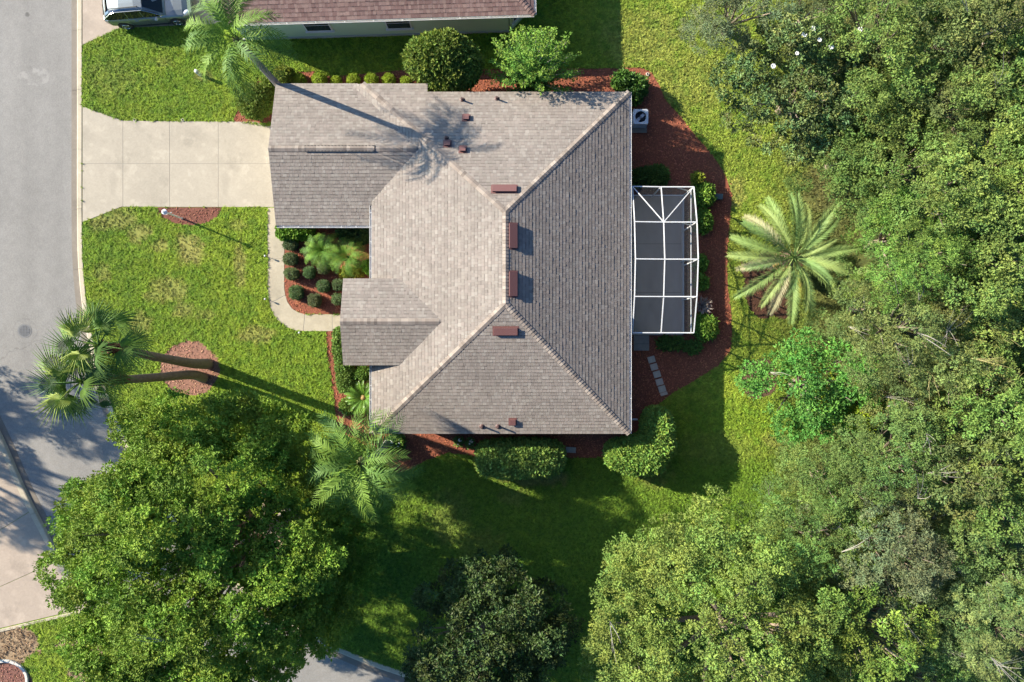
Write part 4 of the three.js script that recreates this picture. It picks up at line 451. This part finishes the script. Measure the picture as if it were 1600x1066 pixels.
shrub('hedge', 'kidney shaped clipped hedge by the south-east corner of the house', 'hedge', 998, 690, [[-1.15, 0.98, .55, .8, 1.10, .75], [-.5, 1.04, .6, .95, 1.17, .95], [.2, 1.10, .5, 1.0, 1.23, 1.05], [.75, 1.10, -.1, .9, 1.23, .95], [.8, 1.10, -.8, .8, 1.17, .85], [.75, 1.04, -1.3, .65, 1.10, .65]], { kind: 'hedge', color: [.185, .31, .055], dens: 1.25, vari: .45, square: .85 });
[[717, 690, 'small flowering plant left of the pair under the south eave'], [735, 692, 'small flowering plant right of the pair under the south eave']].forEach(([px, py, label]) => shrub('shrub', label, 'shrub', px, py, [[0, .15, 0, .24, .2, .22]], { kind: 'clip', color: [0.135, 0.225, 0.048], dens: .8, loose: 1, flowers: 5 }));
// ---------- trees ----------
const OAK = [.165, .24, .05], LITE = [.205, .29, .062], OLIVE = [.19, .235, .066], GREY = [.22, .26, .115], DARKM = [.050, .085, .022];
// big street oak over the road, lower left
tree({ name: 'street_oak', px: 322, py: 866, r: 6.75, ry: 6.7, h: 11, base: [452, 812], kind: 'big', color: [.172, .275, .028], seed: 1, lobe: .76, scale: .82, cover: 2.4, flat: .6, skirt: .7, trunk: .5, limbs: 28, label: 'huge bright green tree spreading over the road at the lower left', twigs: 10 });
tree({ name: 'magnolia_tree', px: 768, py: 1000, r: 4.1, ry: 4.0, h: 7.6, kind: 'big', color: DARKM, seed: 2, lobe: .66, dens: 1, scale: .9, gloss: 1, vari: .45, cover: 1.7, gap: .1, label: 'dark glossy tree at the bottom edge of the lawn' });
tree({ px: 1135, py: 985, r: 6.4, ry: 5.6, h: 9.5, kind: 'oak', color: [.205, .29, .06], seed: 33, lobe: .76, scale: .9, cover: 2.0, flat: .6, skirt: .5, label: 'large pale green tree at the bottom, right of the dark glossy tree', twigs: 8 });
// the wood on the right
const wood = [
  [1245, 150, 3.4, 6.5, 'big', [0.124, 0.175, 0.051], 'broad dark tree dotted with white blossoms at the top of the wood', { gloss: 1, vari: .55, name: 'magnolia_tree'}],
  [1150, 25, 2.2, 5.2, 'fine', GREY, 'grey-green tree left of the white-blossomed tree at the top edge', { twigs: 8 }],
  [1262, 22, 2.4, 4.2, 'fine', [0.116, 0.156, 0.059], 'low shaded tree at the top edge above the white-blossomed tree', {}],
  [1395, 60, 3.4, 8.5, 'oak', LITE, 'light green tree at the top edge right of the shaded tree', {}],
  [1505, 45, 3.0, 9, 'oak', OLIVE, 'olive tree at the top edge, second from the right corner', { twigs: 6 }],
  [1590, 40, 3.0, 8.5, 'oak', OAK, 'tree in the top right corner', {}],
  [1465, 165, 2.9, 7.5, 'fine', OLIVE, 'olive twiggy tree below the second from the right corner', { twigs: 14 }],
  [1580, 165, 3.0, 9.5, 'oak', LITE, 'light tree on the right edge below the corner tree', { twigs: 4 }],
  [1370, 165, 2.3, 6.5, 'oak', OAK, 'tree right beside the white-blossomed tree', {}],
  [1325, 245, 2.3, 6, 'fine', [0.198, 0.294, 0.066], 'fine-leaved tree directly above the date palm fronds', { twigs: 6 }],
  [1405, 262, 2.7, 8, 'oak', OAK, 'tree in the upper wood right of the fine-leaved tree', {}],
  [1490, 290, 3.0, 9.5, 'oak', LITE, 'tall light green tree in the upper middle of the wood', {}],
  [1585, 300, 3.0, 9, 'oak', [0.214, 0.313, 0.059], 'tree on the right edge at the height of the enclosure top', {}],
  [1400, 372, 2.4, 7, 'fine', [0.190, 0.285, 0.066], 'fine tree whose left side touches the date palm fronds', { twigs: 10 }],
  [1455, 402, 3.2, 9, 'fine', [0.181, 0.294, 0.051], 'green tree in the centre of the wood right of the date palm', { twigs: 10 }],
  [1560, 410, 3.1, 10, 'oak', LITE, 'bright tall tree on the right edge level with the date palm', {}],
  [1352, 482, 2.1, 4.6, 'fine', [0.181, 0.258, 0.066], 'twiggy tree below right of the date palm', { twigs: 18 }],
  [1415, 510, 2.9, 8, 'fine', OLIVE, 'olive twiggy tree in the middle of the wood', { twigs: 24 }],
  [1510, 530, 3.0, 8.5, 'fine', [0.247, 0.294, 0.081], 'yellowish feathery tree right of the middle olive tree', { twigs: 30, twigMat: std(.34, .29, .12, .9) }],
  [1592, 520, 2.6, 8, 'oak', OAK, 'tree on the right edge right of the yellowish feathery tree', { twigs: 6 }],
  [1265, 607, 3.1, 5, 'myrtle', [0.130, 0.293, 0.047], 'vivid green tree at the edge of the back lawn', { base: [1240, 600], vari: .3, dens: 1.1, ry: 2.3, cover: 2.0, gap: .05, twigs: 3 }],
  [1335, 625, 1.6, 4.6, 'myrtle', [0.314, 0.432, 0.029], 'yellow-green branch tips right of the vivid green tree', {}],
  [1385, 612, 2.3, 6, 'fine', OLIVE, 'olive tree behind the yellow-green branch tips', { twigs: 20 }],
  [1565, 625, 2.9, 8.5, 'oak', [0.190, 0.294, 0.059], 'tree on the right edge below the yellowish feathery tree', { twigs: 10 }],
  [1300, 752, 2.6, 6, 'fine', [0.198, 0.285, 0.066], 'fine tree beside the round lawn shadow', { twigs: 12 }],
  [1395, 722, 2.8, 7.5, 'fine', [0.173, 0.267, 0.066], 'tree in the lower wood right of the fine tree by the lawn shadow', { twigs: 14 }],
  [1480, 745, 2.7, 8, 'oak', OLIVE, 'olive tree in the lower wood, left of the right edge trees', { twigs: 10 }],
  [1575, 735, 2.8, 8.5, 'oak', OAK, 'tree on the right edge in the lower wood', { twigs: 10 }],
  [1270, 850, 2.9, 7, 'fine', [0.190, 0.294, 0.066], 'tree above the large pale green tree at the lawn edge', { twigs: 8 }],
  [1375, 850, 3.0, 7.5, 'fine', GREY, 'grey-green tree in the lower wood with bare twigs', { twigs: 22 }],
  [1475, 862, 2.8, 6.5, 'fine', [0.165, 0.258, 0.074], 'tree in the lower wood right of the grey-green twiggy tree', { twigs: 14 }],
  [1580, 860, 2.9, 8, 'oak', [0.198, 0.285, 0.074], 'tree on the right edge above the corner', { twigs: 12 }],
  [1345, 985, 3.0, 8.5, 'oak', [0.215, 0.316, 0.050], 'yellow-green tree at the bottom edge right of the large pale tree', {}],
  [1470, 985, 2.8, 7, 'fine', [0.190, 0.276, 0.088], 'grey-olive tree at the bottom edge, second from the right corner', { twigs: 16 }],
  [1580, 985, 3.1, 8.5, 'fine', [0.214, 0.285, 0.088], 'twiggy tree in the bottom right corner', { twigs: 22 }],
  [1425, 1070, 2.8, 7, 'oak', [0.181, 0.285, 0.066], 'tree cut off by the bottom edge between the corner and the yellow-green tree', { twigs: 6 }],
  [1680, 230, 3.4, 10, 'oak', OAK, 'tree whose left branches reach in over the right edge, upper part', {}],
  [1690, 650, 3.4, 9, 'oak', OAK, 'tree whose left branches reach in over the right edge, lower part', {}],
];
wood.forEach(([px, py, r, h, kind, c, label, o], i) => tree({ px, py, r, h, kind, color: [c[0] * .86, c[1] * .9, c[2] * .95], label, seed: 20 + i, gap: .24, cover: 1.25, scale: .88, group: 'trees of the wood behind the house', ...o }));
// white blossoms on the magnolia
{ const m = scene.children.find(o => o.userData.label && o.userData.label.startsWith('broad dark tree dotted')); const R = rng32(5); for (const [px, py] of [[1268, 48], [1254, 57], [1278, 65], [1341, 49], [1243, 86], [1206, 106], [1296, 76]]) { const p = W(px, py, 6.8), fl = []; for (let i = 0; i < 7; i++) { const g = new THREE.SphereGeometry(.1, 8, 6); g.scale(1.3, .35, .8); g.translate(.1, .02, 0); g.rotateZ(.5); g.rotateY(i * .9); fl.push(g); } const f = part('blossom', merge(fl), std(.6, .59, .55, .6), m); f.position.set(p.x - m.position.x, 6.95, p.z - m.position.z); f.scale.setScalar(.5 + .25 * R()); } }
// the tree beyond the left edge whose shade lies on the road
tree({ name: 'street_oak', px: -520, py: 585, r: 6.0, ry: 4.8, h: 9.4, kind: 'big', color: OAK, seed: 90, gap: .24, cover: 1.4, label: 'street tree beyond the left edge shading the road' });

// ---------- things in the garden and street ----------
{ const p = W(35, 517), t = thing('manhole_cover', 'round grey iron manhole cover in the road', 'manhole cover', [p.x, -0.128, p.z]); part('frame', new THREE.RingGeometry(.33, .40, 40).rotateX(-Math.PI / 2).translate(0, .006, 0), std(.15, .148, .145, .9), t); const g = [new THREE.CylinderGeometry(.33, .33, .02, 40)]; for (let i = -3; i <= 3; i++) for (let j = -3; j <= 3; j++) if (i * i + j * j < 11) g.push(box(.05, .008, .05, i * .085, .014, j * .085)); part('lid', merge(g), std(.085, .088, .095, .75), t); part('pick_hole', new THREE.CylinderGeometry(.03, .03, .004, 12).translate(.2, .0125, .1), HM.dark, t); }
function lampPost(label, base, lean) { const t = thing('lamp_post', label, 'lamp post', [base.x, 0, base.z]); part('base', new THREE.CylinderGeometry(.05, .07, .12, 16).translate(0, .06, 0), std(.4, .38, .36, .7), t); part('post', new THREE.CylinderGeometry(.045, .05, 1.7, 14).translate(0, .9, 0), HM.white, t); part('crossbar', new THREE.CylinderGeometry(.015, .015, .36, 8).rotateZ(Math.PI / 2).rotateY(.4).translate(0, 1.5, 0), HM.white, t);
  const cg = [new THREE.CylinderGeometry(.10, .07, .22, 6).translate(0, 1.86, 0)]; part('lantern_glass', cg[0], new THREE.MeshPhysicalMaterial({ color: rgb(.7, .72, .74), roughness: .15, transmission: .5, thickness: 0 }), t); part('lantern_roof', new THREE.ConeGeometry(.16, .13, 6).translate(0, 2.035, 0), std(.62, .63, .66, .35), t); part('finial', new THREE.SphereGeometry(.03, 10, 8).translate(0, 2.12, 0), HM.white, t); return t; }
lampPost('white lantern post in the mulch below the driveway', W(284.5, 341.5)); lampPost('white lantern post beyond the lower left edge', W(-62, 1004));
{ const p = W(313.5, 117.5), t = thing('bollard', 'short round pale bollard standing in the upper lawn', 'bollard', [p.x, 0, p.z]); part('post', new THREE.CylinderGeometry(.085, .095, .62, 18).translate(0, .31, 0), std(.58, .57, .5, .7), t); part('cap', new THREE.SphereGeometry(.1, 18, 10, 0, 6.284, 0, 1.571).scale(1, .55, 1).translate(0, .62, 0), std(.62, .66, .5, .6), t); part('collar', new THREE.TorusGeometry(.095, .012, 8, 20).rotateX(Math.PI / 2).translate(0, .56, 0), std(.4, .4, .36, .7), t); }
// air conditioner
{ const p = W(1000, 189.5), t = thing('air_conditioner', 'blue-grey air conditioner with a round fan beside the back wall', 'air conditioner', [p.x - .1, 0, p.z]); const m = std(.50, .53, .57, .45, { metalness: .2 }); part('pad', box(.98, .08, 1.12, -.02, .04, .09, .01), M.pad, t);
  const sh = new THREE.Shape(); const s = .40, r = .1; sh.moveTo(-s + r, -s); sh.lineTo(s - r, -s); sh.quadraticCurveTo(s, -s, s, -s + r); sh.lineTo(s, s - r); sh.quadraticCurveTo(s, s, s - r, s); sh.lineTo(-s + r, s); sh.quadraticCurveTo(-s, s, -s, s - r); sh.lineTo(-s, -s + r); sh.quadraticCurveTo(-s, -s, -s + r, -s); const hole = new THREE.Path(); hole.absarc(0, 0, .31, 0, 6.284, true); const top = sh.clone(); top.holes = [hole]; const gt = new THREE.ExtrudeGeometry(top, { depth: .05, bevelEnabled: true, bevelSize: .008, bevelThickness: .008, bevelSegments: 1 }); gt.rotateX(-Math.PI / 2); gt.translate(0, .76, 0); part('top_panel', gt, m, t);
  const lv = []; for (let i = 0; i < 16; i++) { const a = .12 + i * .04; lv.push(box(.76, .012, .02, 0, a, .385), box(.76, .012, .02, 0, a, -.385), box(.02, .012, .76, .385, a, 0), box(.02, .012, .76, -.385, a, 0)); } for (const x of [-.37, .37]) for (const z of [-.37, .37]) lv.push(box(.05, .68, .05, x, .42, z)); part('coil_guard', merge(lv), m, t);
  part('fan_well', new THREE.CylinderGeometry(.31, .31, .5, 28, 1, true).translate(0, .52, 0), std(.05, .06, .08, .8), t); part('fan_floor', new THREE.CylinderGeometry(.31, .31, .02, 28).translate(0, .3, 0), std(.04, .05, .07, .8), t); part('hub', new THREE.CylinderGeometry(.07, .07, .08, 16).translate(0, .66, 0), std(.2, .22, .25, .5), t);
  for (let i = 0; i < 2; i++) { const b = box(.22, .012, .17, .165, .66, 0, .005); b.rotateX(.0); b.rotateY(.75 + i * Math.PI); part('fan_blade', b, std(.45, .50, .58, .4), t); } const gr = []; for (let i = 1; i < 6; i++) gr.push(new THREE.TorusGeometry(i * .055, .003, 4, 30).rotateX(Math.PI / 2).translate(0, .80, 0)); part('fan_grille', merge(gr), std(.1, .11, .13, .5), t); }
// potted plant
{ const p = W(1087, 283), t = thing('potted_plant', 'white round pot with a bright leafy plant at the enclosure corner', 'potted plant', [p.x, 0, p.z]); const pr = [[.0, 0], [.16, 0], [.24, .3], [.27, .33], [.27, .36], [.235, .36], [.225, .31], [.0, .3]].map(q => new THREE.Vector2(...q)); part('pot', new THREE.LatheGeometry(pr, 28), HM.white, t); part('soil', new THREE.CylinderGeometry(.22, .22, .02, 24).translate(0, .305, 0), std(.06, .04, .03, 1), t); const R = rng32(8), list = []; for (let i = 0; i < 60; i++) { const a = R() * 6.283, q = R() * .28; leaves(list, R, V(-.12 + Math.cos(a) * q, .45 + .45 * R(), -.05 + Math.sin(a) * q), null, .8, [.17, .22, .02], .35); } crownOf(t, list, SPR.hedge, LM, 'foliage'); }
{ const p = W(1121, 308.5), t = thing('utility_box', 'small dark teal box with a white pipe right of the enclosure', 'utility box', [p.x, 0, p.z], -.05); part('box', box(.42, .30, .27, 0, .15, 0, .03), std(.07, .11, .12, .6), t); part('lid', box(.44, .03, .29, 0, .31, 0, .01), std(.08, .125, .135, .5), t); part('pipe', new THREE.CylinderGeometry(.035, .035, .36, 12).rotateZ(Math.PI / 2).translate(-.36, .2, -.03), HM.white, t); }
// paving near the back door
{ const p = W(1002, 536); const t = thing('concrete_pad', 'square concrete pad below the screen enclosure', 'concrete pad', [p.x, 0, p.z]); part('slab', box(.86, .1, .85, 0, .03, 0, .01), M.pad, t); part('seam', box(.8, .003, .012, 0, .0815, .05), HM.dark, t); }
[[1018, 562], [1022, 573.5], [1026.5, 585], [1030.5, 597], [1034.5, 608], [1037.5, 615.5]].forEach(([px, py], i) => { const p = W(px, py); solo('stepping_stone', box(.40, .06, i === 5 ? .17 : .36, 0, 0, 0, .012), concMat(.70 + .05 * (i % 2), .62, .52), ['first grey stepping stone, nearest the concrete pad', 'second grey stepping stone from the concrete pad', 'third grey stepping stone from the concrete pad', 'fourth grey stepping stone from the concrete pad', 'fifth grey stepping stone, one before the narrow last one', 'narrow last stepping stone at the lawn edge'][i], 'stepping stone', 'stepping stones to the lawn'); const o = scene.children[scene.children.length - 1]; o.position.set(p.x, .03, p.z); o.rotation.y = .28; });
{ const p = W(892, 703); const t = thing('splash_block', 'pale concrete splash block right of the oblong hedge', 'splash block', [p.x, 0, p.z], -.06); part('base', box(.55, .05, .3, 0, .03, 0, .01), concMat(.6, .58, .55), t); part('rim', merge([box(.55, .06, .03, 0, .08, -.135), box(.55, .06, .03, 0, .08, .135), box(.03, .06, .24, -.26, .08, 0)]), concMat(.62, .6, .57), t); }
// sprinkler heads and little path lights
[[210.5, 187.5, 'sprinkler head at the upper edge of the driveway, nearer the road'], [285.5, 187.5, 'sprinkler head at the upper edge of the driveway, nearer the garage'], [1012, 116, 'sprinkler head in the mulch at the top right bend']].forEach(([px, py, label]) => { const p = W(px, py), t = thing('sprinkler_head', label, 'sprinkler', [p.x, 0, p.z]); part('collar', new THREE.TorusGeometry(.075, .025, 8, 20).rotateX(Math.PI / 2).translate(0, .035, 0), std(.5, .45, .38, .8), t); part('nozzle', new THREE.CylinderGeometry(.03, .035, .08, 12).translate(0, .04, 0), HM.dark, t); });
[[417, 401, 'small white path light halfway along the walkway'], [417, 468, 'small white path light where the walkway bends'], [470, 520, 'small white path light below the end of the walkway bend']].forEach(([px, py, label]) => { const p = W(px, py), t = thing('path_light', label, 'path light', [p.x, 0, p.z]); part('stake', new THREE.CylinderGeometry(.015, .015, .3, 8).translate(0, .15, 0), HM.dark, t); part('lens', new THREE.CylinderGeometry(.045, .04, .09, 14).translate(0, .30, 0), std(.7, .7, .66, .3), t); part('cap', new THREE.ConeGeometry(.055, .05, 16).translate(0, .365, 0), std(.5, .5, .5, .5), t); });
// scalloped ring of white edging blocks, bottom-left corner
{ const c = W(8, 1062), t = thing('tree_ring', 'ring of white scalloped edging blocks in the bottom left corner', 'garden edging', [c.x, 0, c.z]); const rx = 1.25, rz = 1.05; for (let i = 0; i < 26; i++) { const a = i / 26 * 6.283, g = box(.30, .14, .16, 0, .07, 0, .03); const m = part('edging_block', g, concMat(.8, .76, .68), t); m.position.set(Math.cos(a) * rx, 0, Math.sin(a) * rz); m.rotation.y = -a + Math.PI / 2; } }

// ---------- car ----------
{ const a = W(200, 43.5), b = W(284, 36.5), mid = a.clone().add(b).multiplyScalar(.5); const ang = Math.atan2(-(b.z - a.z), b.x - a.x); const q = V(0, 0, -1).applyAxisAngle(V(0, 1, 0), ang);
  const t = thing('parked_car', 'silver-grey estate car parked on the neighbour driveway', 'car', [mid.x + q.x * .86, 0, mid.z + q.z * .86], ang);
  const paint = new THREE.MeshPhysicalMaterial({ color: rgb(.20, .23, .24), metalness: .55, roughness: .32, clearcoat: 1, clearcoatRoughness: .06 }), glass = new THREE.MeshPhysicalMaterial({ color: rgb(.012, .016, .018), roughness: .04 }), black = std(.02, .02, .022, .6), chrome = std(.75, .75, .76, .18, { metalness: .9 });
  const loft = (st, cap = true) => { const pos = [], k = st[0].length; const tri = (a, b, c) => pos.push(...a, ...b, ...c); for (let i = 0; i < st.length - 1; i++) for (let j = 0; j < k - 1; j++) { const A = st[i][j], B = st[i + 1][j], C = st[i + 1][j + 1], D = st[i][j + 1]; tri(A, B, C); tri(A, C, D); } if (cap) for (const e of [st[0], st[st.length - 1]]) for (let j = 1; j < k - 1; j++) tri(e[0], e[j], e[j + 1]); let g = new THREE.BufferGeometry(); g.setAttribute('position', new THREE.Float32BufferAttribute(pos, 3)); return g; };
  const smooth = (g) => { g.computeVertexNormals(); return g; };
  const sec = (x, w, yb, ys, yt) => { const o = []; const half = [[.86 * w, yb], [.97 * w, yb + .12], [w, yb + .28], [w, ys - .14], [.965 * w, ys - .03], [.90 * w, ys + (yt - ys) * .35], [.6 * w, ys + (yt - ys) * .85], [.3 * w, yt]]; for (const [z, y] of half) o.push([x, y, z]); o.push([x, yt + .005, 0]); for (const [z, y] of half.slice().reverse()) o.push([x, y, -z]); return o; };
  const L = [[-2.36, .70, .48, .82, .86], [-2.30, .82, .34, .92, .98], [-2.1, .90, .28, .97, 1.02], [-1.4, .94, .24, .98, 1.02], [-.6, .945, .22, .97, 1.01], [.3, .945, .22, .95, .99], [.95, .94, .22, .92, 1.0], [1.5, .93, .24, .87, .97], [1.95, .90, .26, .80, .90], [2.2, .80, .30, .70, .79], [2.34, .62, .36, .60, .66]];
  part('body', smooth(loft(L.map(a => sec(...a)))), paint, t);
  const gs = (x, wb, wt, yb, yt) => [[x, yb, wb], [x, yb + (yt - yb) * .55, lerp(wb, wt, .45)], [x, yt - .06, wt + .02], [x, yt - .01, wt - .09], [x, yt + .02, wt * .5], [x, yt + .03, 0], [x, yt + .02, -wt * .5], [x, yt - .01, -wt + .09], [x, yt - .06, -wt - .02], [x, yb + (yt - yb) * .55, -lerp(wb, wt, .45)], [x, yb, -wb]];
  part('cabin', smooth(loft([gs(-2.22, .82, .78, .98, 1.06), gs(-2.0, .86, .74, .98, 1.38), gs(-1.72, .88, .70, .98, 1.55), gs(-1.1, .89, .69, .98, 1.63), gs(-.3, .89, .69, .97, 1.645), gs(.12, .89, .69, .96, 1.61), gs(.60, .88, .72, .96, 1.34), gs(1.08, .86, .80, .96, 1.02)])), paint, t);
  const flat = (pts, name, mat, par = t) => { const pos = []; for (let i = 1; i < pts.length - 1; i++) pos.push(...pts[0], ...pts[i], ...pts[i + 1]); const g = new THREE.BufferGeometry(); g.setAttribute('position', new THREE.Float32BufferAttribute(pos, 3)); g.computeVertexNormals(); return part(name, g, mat, par); };
  flat([[.20, 1.612, .60], [.20, 1.648, .3], [.20, 1.655, 0], [.20, 1.648, -.3], [.20, 1.612, -.60], [1.03, 1.065, -.76], [1.03, 1.075, 0], [1.03, 1.065, .76]].map(p => [p[0] - .03, p[1] + .03, p[2]]), 'windscreen', glass);
  flat([[-1.76, 1.57, .58], [-1.76, 1.60, 0], [-1.76, 1.57, -.58], [-2.19, 1.1, -.70], [-2.19, 1.11, 0], [-2.19, 1.1, .70]].map(p => [p[0] - .035, p[1] + .02, p[2]]), 'rear_window', glass);
  for (const s of [-1, 1]) { const off = (x, k) => { const yb = 1.03, yt = x > .1 ? lerp(1.53, 1.08, clamp((x - .1) / .85)) : x < -1.6 ? lerp(1.5, 1.18, clamp((-1.6 - x) / .5)) : 1.53; const y = lerp(yb, yt, k); const z = lerp(.895, .735, clamp((y - .98) / .6)) + .012; return [x, y, s * z]; };
    const win = (x0, x1, n) => flat([...[0, .33, .66, 1].map(u => off(lerp(x0, x1, u), .02)), ...[1, .66, .33, 0].map(u => off(lerp(x0, x1, u), .98))], n, glass); win(-2.02, -.93, 'rear_side_window'); win(-.88, -.12, 'side_window'); win(-.07, .80, 'front_side_window');
    const trim = []; let pr = null; for (let i = 0; i <= 14; i++) { const x = lerp(-2.08, .9, i / 14), p = V(...off(x, 1.04)), l = V(...off(x, -.03)); if (pr) { trim.push(bar(pr[0], p, .022), bar(pr[1], l, .022)); } pr = [p, l]; } part('window_trim', merge(trim), chrome, t);
    part('roof_rail', merge([bar(V(-1.65, 1.66, s * .60), V(-.1, 1.70, s * .60), .035), bar(V(-1.65, 1.60, s * .60), V(-1.65, 1.67, s * .60), .04), bar(V(-.1, 1.62, s * .60), V(-.1, 1.70, s * .60), .04)]), black, t);
    const mir = part('mirror', box(.14, .14, .24, .62, 1.06, s * 1.03, .04), paint, t); 
    part('headlight', (() => { const g = new THREE.SphereGeometry(1, 16, 10); g.scale(.22, .075, .13); g.rotateY(s * .5); g.translate(2.06, .765, s * .66); return g; })(), new THREE.MeshPhysicalMaterial({ color: rgb(.8, .82, .85), roughness: .08, metalness: .3 }), t);
    part('tail_light', box(.12, .16, .2, -2.24, .86, s * .70, .03), std(.35, .015, .012, .25), t); part('door_handle', box(.2, .03, .03, -.55, .86, s * .955, .01), chrome, t); part('door_handle', box(.2, .03, .03, .35, .85, s * .955, .01), chrome, t);
    for (const x of [-.90, .0, .98]) part('door_gap', box(.012, .55, .012, x, .62, s * .941), black, t); part('sill_trim', box(3.1, .1, .03, 0, .27, s * .93, .01), black, t);
    for (const x of [-1.42, 1.42]) { part('wheel_arch', (() => { const g = new THREE.CylinderGeometry(.40, .40, .05, 28); g.rotateX(Math.PI / 2); g.translate(x, .37, s * .925); return g; })(), black, t); const w = part('wheel', new THREE.TorusGeometry(.265, .085, 12, 30).translate(x, .345, s * .90), std(.025, .025, .027, .8), t); const rim = [new THREE.TorusGeometry(.2, .022, 8, 28).translate(x, .345, s * .965), new THREE.CylinderGeometry(.05, .05, .03, 14).rotateX(Math.PI / 2).translate(x, .345, s * .965)]; for (let i = 0; i < 7; i++) { const a = i / 7 * 6.283; rim.push(bar(V(x, .345, s * .965), V(x + Math.cos(a) * .2, .345 + Math.sin(a) * .2, s * .965), .035, .02)); } part('rim', merge(rim), chrome, w); part('brake_disc', new THREE.CylinderGeometry(.19, .19, .02, 24).rotateX(Math.PI / 2).translate(x, .345, s * .93), std(.12, .12, .12, .6), w); } }
  part('grille', box(.06, .2, .8, 2.3, .55, 0, .03), black, t); part('bonnet_line', merge([box(.012, .006, 1.4, 1.06, 1.003, 0)]), black, t); part('wiper', bar(V(1.06, 1.03, .1), V(.98, 1.09, .62), .02), black, t); part('wiper', bar(V(1.06, 1.03, -.5), V(.98, 1.1, .05), .02), black, t); part('bumper', box(.1, .2, 1.3, 2.29, .36, 0, .04), paint, t); part('roof_fin', box(.16, .06, .03, -1.62, 1.63, .0, .01), black, t); }
renderer.render(scene, camera);
